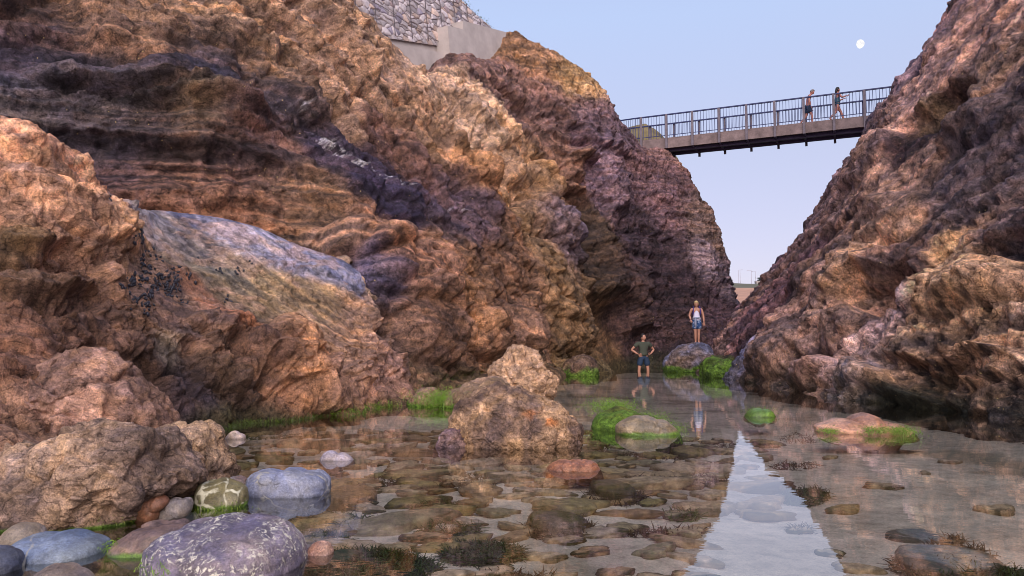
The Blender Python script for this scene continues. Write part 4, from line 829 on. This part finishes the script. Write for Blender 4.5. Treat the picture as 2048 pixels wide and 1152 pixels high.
def ztop(s): f = s / wl; z = 16.6 - 1.75 * float(sstep(.3, 1, f)); return min(z, 15.9 - (f - .72) * 3.9) if f > .72 else z
for k in range(1, 12):
    s = wl * k / 12; MB().bar(wpt(s, 10.4 + 3.3 * s / wl, .16), wpt(s, ztop(s), .12), .018, .018).build('cage_seam', M_WIRE, gw)
for zz in (11.6, 12.6, 13.6, 14.6):
    b_s = min(wl, (zz - 10.3) / 3.3 * wl); m = MB(); st = np.linspace(0, b_s - .1, 14)
    m.tube([wpt(s, zz + .03 * math.sin(s * 3), .13) for s in st if ztop(s) > zz], .009, 5).build('cage_seam', M_WIRE, gw)
def footing(name, label, pts, y0, y1, thick, zig):
    """pts: (s along the wall, z top, z bottom)"""
    V = []; n_ = len(pts)
    for s, zt_, zb_ in pts:
        for o, z in ((thick, zb_), (thick, zt_), (-.3, zt_), (-.3, zb_)): q = wpt(s, z, o + (.02 * math.sin(s * 7))); V.append((q[0] + WA[0], q[1] + WA[1], q[2] + 10))
    Fq = []
    for i in range(n_ - 1):
        for k in range(4): Fq.append((i * 4 + k, (i + 1) * 4 + k, (i + 1) * 4 + (k + 1) % 4, i * 4 + (k + 1) % 4))
    Fq += [(0, 1, 2, 3), tuple((n_ - 1) * 4 + k for k in (3, 2, 1, 0))]
    o = link_mesh(name, np.array(V), np.array(Fq), M_CONC, smooth=False); return tag(o, label, 'footing', 'concrete footings')
footing('concrete_footing', 'long lower concrete footing, warm grey, under the left part of the caged stone wall', [(s, 10.55 + .24 * (s - 1.5), 9.3) for s in np.linspace(-.5, 8.2, 9)], 0, 0, .30, 0)
footing('concrete_footing', 'pale upper concrete footing, under the right end of the caged stone wall', [(s, 13.15 + (s - 8.0) * .24 + (.35 if s > 9.0 else 0), 11.2) for s in (7.9, 8.6, 8.99, 9.01, 10, 11, 12, 12.7)], 0, 0, .62, 0)

# ================================================================== FOOTBRIDGE
M_DECK = simple('weathered timber', (.21, .15, .15), .8, .4, 2.5, bump=.3); M_BEAM = simple('dark timber beam', (.10, .08, .16), .8); M_RAIL = simple('blue-grey rail', (.016, .022, .11), .5, .1); M_POST = simple('grey timber post', (.17, .14, .17), .8, .25, 4)
HR = 12.45
def rail_pt(px, py): 
    y = (576. - py) / F; e = (SP + y * CP) / (CP - y * SP); return P(px, py, (HR - HC) / e)
A3, B3 = rail_pt(1283, 235.5), rail_pt(1728, 180.5)
A3 = Vector(A3); B3 = Vector(B3); A3.z = B3.z = HR; ax = (B3 - A3).normalized(); sx = Vector((-ax.y, ax.x, 0)); step = (B3 - A3).length / 8
WID = 1.65; RH = 1.16; DZ = HR - RH
br = empty('footbridge', (A3.x, A3.y, DZ)); tag(br, 'timber and metal footbridge with railings spanning the gorge between the two cliffs', 'footbridge')
org = Vector((A3.x, A3.y, DZ))
def bp(i, o, z): return A3 + ax * step * i + sx * o + Vector((0, 0, z - HR)) - org     # i in post bays, o across, z height
E0, E1 = -1.2, 10.6
MB().bar(bp(E0, WID / 2, DZ - .06), bp(E1, WID / 2, DZ - .06), WID - .1, .10).build('deck', M_DECK, br)
for o in (0, WID): MB().bar(bp(E0 + .7 if o == 0 else E0, o, DZ - .34), bp(E1, o, DZ - .29), .12, .46 if o == 0 else .42).build('side_beam', M_DECK, br)
for o in (.45, WID - .45): MB().bar(bp(E0, o, DZ - .40), bp(E1, o, DZ - .40), .16, .50).build('girder', M_BEAM, br)
for i in range(0, 10):
    MB().bar(bp(i, .08, DZ - .56), bp(i, WID - .08, DZ - .56), .10, .08).build('cross_beam', M_BEAM, br)
for o, s in ((0, -1), (WID, 1)):
    for i in range(0, 11):
        MB().box(bp(i, o + s * .105, 0) + Vector((0, 0, (HR - .02 + DZ - (.58 if s < 0 else .72)) / 2)), (.11, .09, HR - .02 - DZ + (.58 if s < 0 else .72)), Matrix.Rotation(math.atan2(ax.y, ax.x), 3, 'Z')).build('post', M_POST, br)
    MB().bar(bp(E0 + .9 if s < 0 else E0, o, HR), bp(E1, o, HR), .09, .055).build('handrail', M_RAIL, br)
    MB().bar(bp(E0 + .9 if s < 0 else E0, o, DZ + .10), bp(E1, o, DZ + .10), .03, .03).build('bottom_rail', M_RAIL, br)
bal = bpy.data.meshes.new('baluster'); m_ = MB().box((0, 0, 0), (.017, .017, RH - .12)); bal.from_pydata([tuple(v) for v in m_.v], [], m_.f); bal.materials.append(M_RAIL)
for o, s in ((0, -1),):
    for i in range(0, 99):
        b_o = bpy.data.objects.new('baluster', bal); COL.objects.link(b_o); b_o.parent = br; b_o.location = bp(-.25 + i * .1065, o, DZ + .10 + (RH - .12) / 2)
m_ = MB()
for i in range(0, 110): m_.box(bp(-1.1 + i * .1065, WID, DZ + .10 + (RH - .12) / 2), (.017, .017, RH - .12))
tag(m_.build('far_balusters', M_RAIL, br), kind='stuff')
# approach railing turning off to the left on the cliff top
ar = empty('approach_railing', (A3.x, A3.y, DZ)); tag(ar, 'short run of blue-grey railing leading left from the bridge onto the cliff', 'railing')
L0 = Vector((0, 0, RH)); L1 = Vector(P(1225, 230, 39.5)) - org; L1.z = RH + .35
MB().bar(L0 + Vector((-.06, 0, 0)), L1, .07, .055).build('handrail', M_RAIL, ar); MB().bar(L0 + Vector((-.06, 0, -RH + .1)), L1 + Vector((0, 0, -RH + .1)), .03, .03).build('bottom_rail', M_RAIL, ar)
for k in range(1, 16):
    t = k / 16; q = L0.lerp(L1, t); MB().box(q + Vector((0, 0, -RH / 2)), (.017, .017, RH - .1)).build('baluster', M_RAIL, ar)
MB().box(L1 + Vector((0, 0, -RH / 2)), (.1, .1, RH + .2)).build('post', M_POST, ar)

# ================================================================== PEOPLE
M_SKIN = simple('tanned skin', (.50, .24, .17), .55, .08, 8); M_SKIN2 = simple('sunburnt skin', (.46, .19, .15), .55, .08, 8)
M_HG = simple('grey hair', (.20, .17, .17), .8); M_HD = simple('dark hair', (.025, .018, .018), .6); M_HB = simple('blond hair', (.52, .36, .18), .6)
M_OLIVE = simple('olive shirt', (.060, .065, .050), .9); M_NAVY = simple('navy shorts', (.018, .035, .075), .8); M_WHITE = simple('white vest', (.62, .58, .72), .9); M_GRY = simple('grey jacket', (.28, .30, .42), .9); M_TEAL = simple('teal swimsuit', (.02, .07, .10), .6)
M_PURP = simple('purple backpack', (.05, .03, .20), .7); M_EYE = simple('dark eyes', (.01, .01, .01), .3)
M_PAT, nt_, b_ = new_mat('patterned blue shorts'); g_ = _n(nt_, 'ShaderNodeTexCoord'); c_ = ramp(nt_, noise(nt_, g_.outputs['Object'], 9, 2, .5, 1), [(.40, (.012, .05, .16)), (.55, (.02, .08, .26)), (.60, (.55, .58, .70)), (.66, (.03, .08, .24))]); nt_.links.new(c_, b_.inputs['Base Color'])
dg = None
def skin(chains, sub=1, root=0):
    """chains: list of [(point, radius), ...] sharing points; one continuous skinned surface"""
    vs = []; rs = []; idx = {}; es = []
    for ch in chains:
        prev = None
        for pnt, r in ch:
            k = tuple(round(float(c), 4) for c in pnt)
            if k not in idx: idx[k] = len(vs); vs.append(k); rs.append(r if isinstance(r, tuple) else (r, r))
            if prev is not None and prev != idx[k]: es.append((prev, idx[k]))
            prev = idx[k]
    me = bpy.data.meshes.new('tmp'); me.from_pydata(vs, es, []); o = bpy.data.objects.new('tmp', me); COL.objects.link(o)
    md = o.modifiers.new('s', 'SKIN'); md.use_smooth_shade = True; md.branch_smoothing = .6
    if not me.skin_vertices: 
        me.attributes.new('x', 'FLOAT', 'POINT')
    for i, sv in enumerate(me.skin_vertices[0].data): sv.radius = rs[i]; sv.use_root = (i == root)
    if sub: q = o.modifiers.new('u', 'SUBSURF'); q.levels = q.render_levels = sub
    bpy.context.view_layer.update(); d = bpy.context.evaluated_depsgraph_get(); ev = o.evaluated_get(d); m2 = ev.to_mesh()
    V = [v.co.copy() for v in m2.vertices]; Fq = [tuple(p.vertices) for p in m2.polygons]; ev.to_mesh_clear()
    bpy.data.objects.remove(o); bpy.data.meshes.remove(me); return V, Fq
def joinm(name, pieces, mat, parent):
    V = []; Fq = []
    for v, f in pieces: n = len(V); V += [tuple(q) for q in v]; Fq += [tuple(i + n for i in p) for p in f]
    me = bpy.data.meshes.new(name); me.from_pydata(V, [], Fq); me.update()
    for p in me.polygons: p.use_smooth = True
    me.materials.append(mat); o = bpy.data.objects.new(name, me); COL.objects.link(o); o.parent = parent; return o
def ell(c, r, M=None, nu=16, nv=10, f=None):
    V = []; Fq = []; M = M or Matrix.Identity(3)
    for j in range(nv + 1):
        th = math.pi * j / nv
        for i in range(nu):
            a = 2 * math.pi * i / nu; v = Vector((math.sin(th) * math.cos(a) * r[0], math.sin(th) * math.sin(a) * r[1], math.cos(th) * r[2]))
            if f: v = f(v)
            V.append(Vector(c) + M @ v)
    for j in range(nv):
        for i in range(nu): Fq.append((j * nu + i, j * nu + (i + 1) % nu, (j + 1) * nu + (i + 1) % nu, (j + 1) * nu + i))
    return V, Fq
def person(label, loc, rz, J, skinm, hairm, hair='short', top=None, topm=None, bottom='shorts', bottomm=None, fem=False, headrot=(0, 0, 0)):
    """faces -Y before turning; J gives the joints of the pose in metres above the soles"""
    root = empty('person', loc, rz); tag(root, label, 'person')
    V_ = lambda k: Vector(J[k]); pel, wst, che, nek, hed = V_('pelvis'), V_('waist'), V_('chest'), V_('neck'), V_('head')
    ch = [[(pel, (.145, .11)), (wst, (.125 if not fem else .105, .10)), (che, (.155 if not fem else .13, .115)), (nek, .055), (nek.lerp(hed, .6), .055)]]
    pieces = []
    for s in 'LR':
        sh, el, wr, hp, kn, an, toe = [V_(k + s) for k in ('sh', 'el', 'wr', 'hip', 'knee', 'ank', 'toe')]
        ch.append([(che, (.155 if not fem else .13, .115)), (sh, .062), (sh.lerp(el, .5), .052), (el, .042), (el.lerp(wr, .4), .042), (wr, .028)])
        ch.append([(pel, (.145, .11)), (hp, .095), (hp.lerp(kn, .5), .080), (kn, .056), (kn.lerp(an, .35), .058), (an, .036)])
        fd = (toe - an); fd.z = 0; fd.normalize(); heel = an - fd * .05 + Vector((0, 0, -.055))
        ch.append([(an, .036), (an + fd * .07 + Vector((0, 0, -.035)), (.042, .034)), (toe, (.045, .022))])
        hd = (wr - el).normalized(); hd = V_('hand' + s).normalized() if 'hand' + s in J else hd
        sd_ = hd.cross(Vector((0, 1, 0))); sd_ = sd_.normalized() if sd_.length > .1 else Vector((0, 0, 1)); nm = hd.cross(sd_)
        palm = [(wr, .026), (wr + hd * .045, (.034, .018)), (wr + hd * .085, (.040, .015))]
        pieces.append(skin([palm], 1))
        for q, (lo, ln) in enumerate(((-.030, .066), (-.010, .075), (.010, .070), (.030, .054))):
            a = wr + hd * .078 + sd_ * lo; b_ = a + hd * ln * .45 + sd_ * lo * .15; c_ = b_ + hd * ln * .33 + nm * .010; d_ = c_ + hd * ln * .22 + nm * .016
            pieces.append(skin([[(a, .0095), (b_, .0088), (c_, .008), (d_, .007)]], 1))
        a = wr + hd * .03 - sd_ * .026; pieces.append(skin([[(a, .012), (a + hd * .03 - sd_ * .026, .011), (a + hd * .058 - sd_ * .036, .009)]], 1))
    pieces.insert(0, skin(ch, 2))
    HM = Euler([math.radians(a) for a in headrot]).to_matrix(); hs = .112
    def hf(v):
        v = v.copy(); t = max(0, -v.z / .125)
        v.x *= 1 - .28 * t * t
        if v.y < 0: v.y *= .92; v.z += 0
        if v.y < -.03 and abs(v.x) < .022 and -.045 < v.z < .012: v.y -= .022 * (1 - abs(v.x) / .022) * (1 if v.z < -.01 else .5)
        if v.y > 0: v.y *= 1.08
        return v
    pieces.append(ell(hed, (.078, .095, .125), HM, 28, 20, hf))
    for sx_ in (-1, 1): pieces.append(ell(hed + HM @ Vector((sx_ * .079, .012, -.01)), (.012, .02, .032), HM, 8, 6))
    pieces.append(ell(hed + HM @ Vector((0, -.083, -.066)), (.026, .010, .008), HM, 8, 6)); pieces.append(ell(hed + HM @ Vector((0, -.093, -.022)), (.013, .018, .022), HM, 8, 6))
    joinm('body', pieces, skinm, root)
    joinm('eyes', [ell(hed + HM @ Vector((sx_ * .030, -.083, .006)), (.012, .008, .008), HM, 8, 6) for sx_ in (-1, 1)], M_EYE, root)
    def cut(v):
        if v.y < -.02 and v.z < .055: v = v.copy(); v.y = -.02 + (v.y + .02) * .35
        if v.z < -.03 and hair == 'short': v = v.copy(); v.z = -.03 + (v.z + .03) * .3; v.y = max(v.y, .0)
        return v
    hp_ = [ell(hed + HM @ Vector((0, .012, .022)), (.090, .108, .122), HM, 24, 16, cut)]
    if hair == 'long': hp_.append(skin([[(hed + HM @ Vector((0, .07, .02)), .075), (hed + HM @ Vector((0, .085, -.10)), .062), (hed + HM @ Vector((.03, .08, -.22)), .03)]], 1))
    joinm('hair', hp_, hairm, root)
    if top:
        e = .03; c2 = [[(pel + Vector((0, 0, -.02)), (.185, .155)), (pel.lerp(wst, .6), (.175, .15)), (wst, (.165 if not fem else .145, .145)), (che, (.195 if not fem else .165, .155)), (che.lerp(nek, .75), (.13, .11))]]
        if top == 'shirt':
            for s in 'LR': c2.append([(che, (.195, .155)), (V_('sh' + s), .095), (V_('sh' + s).lerp(V_('el' + s), .62), .082)])
        else:
            for s in 'LR': c2.append([(che, (.165, .155)), (V_('sh' + s).lerp(nek, .45) + Vector((0, 0, .02)), .06)])
        joinm('shirt' if top == 'shirt' else ('vest' if top == 'vest' else 'swim_top'), [skin(c2, 2)], topm, root)
    e = .02; lg = .78 if bottom == 'shorts' else .12
    c3 = [[(wst.lerp(pel, .25), (.165 if not fem else .15, .14)), (pel, (.185, .155))]]
    for s in 'LR': c3.append([(pel, (.185, .155)), (V_('hip' + s), .128), (V_('hip' + s).lerp(V_('knee' + s), lg), .112)])
    joinm('shorts' if bottom == 'shorts' else 'swim_bottom', [skin(c3, 2)], bottomm, root)
    return root
def pose(h=1.74, lean_y=0, **kw):
    k = h / 1.74
    J = dict(pelvis=(0, 0, .95), waist=(0, 0, 1.10), chest=(0, 0, 1.30), neck=(0, .01, 1.47), head=(0, -.015, 1.615),
             shL=(-.19, 0, 1.41), shR=(.19, 0, 1.41), elL=(-.25, .02, 1.13), elR=(.25, .02, 1.13), wrL=(-.27, -.06, .89), wrR=(.27, -.06, .89),
             hipL=(-.095, 0, .88), hipR=(.095, 0, .88), kneeL=(-.10, -.01, .49), kneeR=(.10, -.01, .49), ankL=(-.11, .02, .085), ankR=(.11, .02, .085), toeL=(-.13, -.15, .025), toeR=(.13, -.15, .025))
    J.update(kw); return {a: tuple(c * k for c in b) if not a.startswith('hand') else b for a, b in J.items()}
def deck_at(px, o=.75):                               # a spot on the bridge deck below a pixel column
    best = min(np.linspace(0, 10, 400), key=lambda i: abs(proj(np.array(tuple(bp(i, o, DZ) + org)))[0] - px)); return bp(best, o, DZ - .01 + 0) + org
yaw = math.atan2(ax.y, ax.x)
# walking along the bridge to the right: figure's -Y axis turned onto the bridge axis
man = person('shirtless grey-haired person in dark blue shorts walking head down along the bridge', deck_at(1617), yaw + R(90) + R(14),
  pose(1.80, chest=(0, -.06, 1.30), neck=(0, -.13, 1.46), head=(.0, -.215, 1.575), shL=(-.19, -.07, 1.40), shR=(.19, -.07, 1.40), elL=(-.24, -.02, 1.13), elR=(.25, -.06, 1.12), wrL=(-.24, -.08, .88), wrR=(.26, -.20, .90),
       kneeL=(-.10, -.14, .50), ankL=(-.10, -.16, .085), toeL=(-.11, -.33, .025), kneeR=(.10, .05, .50), ankR=(.10, .33, .16), toeR=(.11, .20, .04)), M_SKIN2, M_HG, bottomm=M_NAVY, headrot=(32, 0, -20))
wom = person('dark-haired person in a teal swimsuit striding along the bridge with one arm held forward', deck_at(1675), yaw + R(90) + R(18),
  pose(1.70, chest=(0, -.02, 1.30), neck=(0, -.03, 1.46), head=(0, -.045, 1.61), elL=(-.24, -.14, 1.17), wrL=(-.17, -.38, 1.26), elR=(.24, -.12, 1.15), wrR=(.19, -.34, 1.22), shL=(-.17, -.02, 1.41), shR=(.17, -.02, 1.41),
       kneeL=(-.09, .10, .50), ankL=(-.09, .40, .20), toeL=(-.10, .30, .05), kneeR=(.09, -.20, .52), ankR=(.09, -.34, .085), toeR=(.10, -.52, .025)), M_SKIN2, M_HD, 'long', 'swim', M_TEAL, 'briefs', M_TEAL, True, headrot=(6, 0, 20))
wl_ = on_level(1287, 742, 0)
wad = person('person in olive T-shirt and navy shorts wading, hands on hips, at the gorge end', (wl_[0], wl_[1], -.42), R(12),
  pose(1.76, elL=(-.43, .05, 1.17), elR=(.42, .05, 1.17), wrL=(-.24, -.08, 1.02), wrR=(.24, -.08, 1.02), handL=(.8, -.5, -.1), handR=(-.8, -.5, -.1), hipL=(-.11,0,.88), hipR=(.11,0,.88), kneeL=(-.17, -.02, .49), ankL=(-.20, .02, .085), toeL=(-.23, -.15, .025), kneeR=(.16, -.02, .49), ankR=(.19, .02, .085), toeR=(.22, -.15, .025)), M_SKIN, M_HD, 'short', 'shirt', M_OLIVE, 'shorts', M_NAVY, headrot=(-4, 0, 38))
ledge_top = P(1394, 688, 28.9)
bon = person('blond person in white vest and patterned blue shorts standing on the ledge, looking down', ledge_top, R(-6),
  pose(1.66, head=(-.01, -.055, 1.60), elL=(-.28, .03, 1.15), wrL=(-.24, -.11, .97), elR=(.27, .0, 1.14), wrR=(.28, -.06, .88), kneeL=(-.06, -.03, .49), ankL=(-.05, .02, .085), toeL=(-.08, -.15, .025), kneeR=(.08, .0, .49), ankR=(.07, .03, .085), toeR=(.09, -.14, .025)), M_SKIN, M_HB, 'short', 'vest', M_WHITE, 'shorts', M_PAT, True, headrot=(24, 0, -8))
jk = [skin([[(Vector((a[0], a[1], a[2])), r) for a, r in (((-.15, -.02, .99), .035), ((-.06, -.135, 1.0), .04), ((.03, -.14, 1.0), .04), ((.14, -.02, 1.0), .035))]], 1), skin([[(Vector((-.05, -.15, .98)), .045), (Vector((-.07, -.165, .82)), .05), (Vector((-.06, -.16, .66)), .04)]], 1)]
joinm('tied_jacket', jk, M_GRY, bon)
bk = empty('backpack', ledge_top, R(-6)); tag(bk, 'purple backpack worn by the blond person in the white vest', 'backpack')
joinm('bag', [skin([[(Vector((0, .20, 1.34)), (.13, .08)), (Vector((0, .21, 1.15)), (.15, .09)), (Vector((0, .20, 1.0)), (.13, .08))]], 2)], M_PURP, bk)
for s in (-1, 1): joinm('strap', [skin([[(Vector((s * .11, .13, 1.38)), .02), (Vector((s * .12, .02, 1.445)), .02), (Vector((s * .13, -.11, 1.33)), .02), (Vector((s * .14, -.10, 1.15)), .02), (Vector((s * .14, .10, 1.05)), .018)]], 1)], M_PURP, bk)

# ================================================================== BEYOND THE GORGE
M_FIELD, nt_, b_ = new_mat('dry field'); a_ = _n(nt_, 'ShaderNodeAttribute'); a_.attribute_name = 'Col'; g_ = _n(nt_, 'ShaderNodeNewGeometry')
c_ = mix(nt_, 1.0, a_.outputs[0], ramp(nt_, noise(nt_, g_.outputs[0], .25, 8, .7), [(.3, .75), (.7, 1.25)]), 'MULTIPLY'); nt_.links.new(c_, b_.inputs['Base Color']); b_.inputs['Roughness'].default_value = 1
gx = np.linspace(-60, 190, 130); gy = np.concatenate([np.linspace(46, 120, 60), np.linspace(121, 260, 80), np.linspace(262, 900, 30)])
X, Y_ = np.meshgrid(gx, gy, indexing='ij'); 
hz = np.interp(Y_, [46, 70, 100, 150, 200, 235, 250, 900], [1.0, 3.0, 5.2, 9.5, 15.2, 19.0, 19.8, 18]) + .5 * fbm(np.stack([X.ravel() * .05, Y_.ravel() * .05, X.ravel() * 0], 1), 3, 950).reshape(X.shape)
pz = np.stack([X.ravel(), Y_.ravel(), hz.ravel()], 1); yy = pz[:, 1] + 8 * fbm(pz * .03, 3, 951)
Cf = np.where((yy < 112)[:, None], np.array([.14, .20, .07]), np.where((yy < 205)[:, None], np.array([.42, .22, .14]), np.array([.11, .10, .06])))
tag(link_mesh('hillside', pz, grid_faces(len(gx), len(gy)), M_FIELD, col=Cf), kind='structure')
M_POLE = simple('pale lamp post', (.42, .38, .46), .6); M_LEAF = simple('dark foliage', (.035, .045, .04), .8); M_BARK = simple('bark', (.08, .06, .05), .9)
def hz_at(y): return float(np.interp(y, [46, 70, 100, 150, 200, 235, 250, 900], [1.0, 3.0, 5.2, 9.5, 15.2, 19.0, 19.8, 18]))
for k, (x, top, arm, lab) in enumerate(((1477.5, 540, 1, 'leftmost pale street lamp on the far hill, arm to the right'), (1480.5, 540, 0, 'plain pale lamp post second from left on the far hill'), (1503, 541, -1, 'third street lamp on the far hill, arm to the left'), (1511.5, 543, -1, 'rightmost street lamp on the far hill, next to the small tree'))):
    q = P(x, 560, 262); top_ = P(x, top, 262); sl_ = empty('street_lamp', (q[0], q[1], hz_at(262) - .3)); tag(sl_, lab, 'street lamp', 'street lamps on the far hill'); h = top_[2] - hz_at(262) + .3
    MB().tube([(0, 0, 0), (0, 0, h)], [.10, .06], 8).build('pole', M_POLE, sl_)
    if arm: MB().bar((0, 0, h), (arm * 1.0, 0, h + .08), .10, .08).build('arm', M_POLE, sl_); MB().box((arm * 1.2, 0, h + .05), (.6, .25, .12)).build('lamp_head', M_POLE, sl_)
q = P(1519, 560, 255); tr_ = empty('tree', (q[0], q[1], hz_at(255) - .2)); tag(tr_, 'small dark tree with a flat tiered crown on the far hill', 'tree')
MB().tube([(0, 0, 0), (.05, 0, 1.1), (-.05, .05, 2.4)], [.16, .12, .05], 8).build('trunk', M_BARK, tr_)
rg = np.random.default_rng(8); V = []; Fm = []
for (cx, cz, rx_, rz_) in ((-.1, 2.7, .9, .22), (.5, 2.0, .6, .16), (-.5, 1.9, .4, .15), (.1, 2.3, .5, .3), (0, .35, .8, .4)):
    for _ in range(160):
        a = rg.normal(size=3) * (rx_ * .45, rx_ * .45, rz_ * .5) + (cx, 0, cz); d = rg.normal(size=(3, 3)) * .09; n0 = len(V); V += [a + d[0], a + d[1], a + d[2]]; Fm.append((n0, n0 + 1, n0 + 2))
link_mesh('crown', np.array(V), np.array(Fm), M_LEAF, parent=tr_)
q = P(1519, 562, 250)
hut = MB().box((0, 0, .8), (2.0, 2.0, 2.0)).box((0, 0, 1.9), (2.3, 2.3, .25)).build('stone_hut', M_CONC); hut.location = (q[0] - .3, q[1], hz_at(250) - 1.0); tag(hut, 'tiny square stone block below the tree on the far hill', 'hut')
# headland behind the bridge's left end
gx = np.linspace(0, 1, 90); gy = np.linspace(0, 1, 40); A_, T_ = np.meshgrid(gx, gy, indexing='ij')
ridge = np.array([P(x, y, 52) for x, y in ((1180,245),(1230,262),(1262,254),(1290,248),(1308,258),(1325,272),(1345,300),(1362,335),(1372,370))])
rr = np.stack([np.interp(A_[:, 0], np.linspace(0, 1, len(ridge)), ridge[:, k]) for k in range(3)], 1)
S = rr[:, None, :] + T_[:, :, None] * np.array([-.5, -7, -3.0])[None, None] + (T_ ** 2)[:, :, None] * np.array([0, 0, -3.0])
Sb = rr[:, None, :] + T_[:, ::-1, None] * np.array([-2, 12, -1.5]); S = np.concatenate([Sb[:, :-1], S], 1)
pz = S.reshape(-1, 3); pz = pz + .5 * fbm(pz * .5, 4, 960)[:, None] * np.array([.3, .3, .5]); Ch = np.array([.15, .11, .045]) * (1 + .8 * fbm(pz * 1.2, 4, 961))[:, None]
tag(link_mesh('headland', pz, grid_faces(90, S.shape[1]), M_FIELD, col=Ch), kind='structure')
# tufts along the left cliff's rim and the wall's top
rim = LEFT_P.reshape(960, 520, 3); cand = rim[430:860, 468:492].reshape(-1, 3); cu, cv = proj(cand)
r, d, L, c = strands_on(cand, 9000, .12, (.06, .26), 31, up=(0, -.1, 1.0), col=((.03, .045, .02), (.10, .11, .04)), flat=.6)
blades('clifftop_grass', r, d, L, .03, c, seed=7, droop=.1)
wt = np.array([np.array(wpt(s, ztop(s), -.2)) + (WA[0], WA[1], 10) for s in np.linspace(3, wl, 60)])
r, d, L, c = strands_on(wt, 2200, .16, (.05, .22), 33, up=(0, 0, 1.0), col=((.03, .05, .03), (.09, .12, .06)), flat=.5)
blades('wall_top_grass', r, d, L * .6, .03, c, seed=9, droop=.1)
# the moon
M_MOON = bpy.data.materials.new('moonlight'); M_MOON.use_nodes = True; nt_ = M_MOON.node_tree; nt_.nodes.clear(); o_ = _n(nt_, 'ShaderNodeOutputMaterial'); em = _n(nt_, 'ShaderNodeEmission'); tcm = _n(nt_, 'ShaderNodeTexCoord'); nt_.links.new(ramp(nt_, noise(nt_, tcm.outputs['Object'], .09, 3, .5), [(.38, (.80, .80, .84)), (.55, (1, .99, .96))]), em.inputs[0]); em.inputs[1].default_value = .82; nt_.links.new(em.outputs[0], o_.inputs[0])
mc = P(1719.5, 88, 3000); mr = 8.6 * math.dist(mc, (0, 0, HC)) / F * math.cos(R(28)) 
vm, fm = ell((0, 0, 0), (mr, mr, mr), None, 40, 24, lambda v: Vector((v.x * (1.0 if v.x > 0 else .60), v.y, v.z)))
mo = joinm('moon', [(vm, fm)], M_MOON, None); mo.location = tuple(float(v) for v in mc); mo.rotation_euler = (0, R(-12), 0); tag(mo, 'white gibbous moon in the clear dusk sky above the bridge', 'moon', kind='thing')
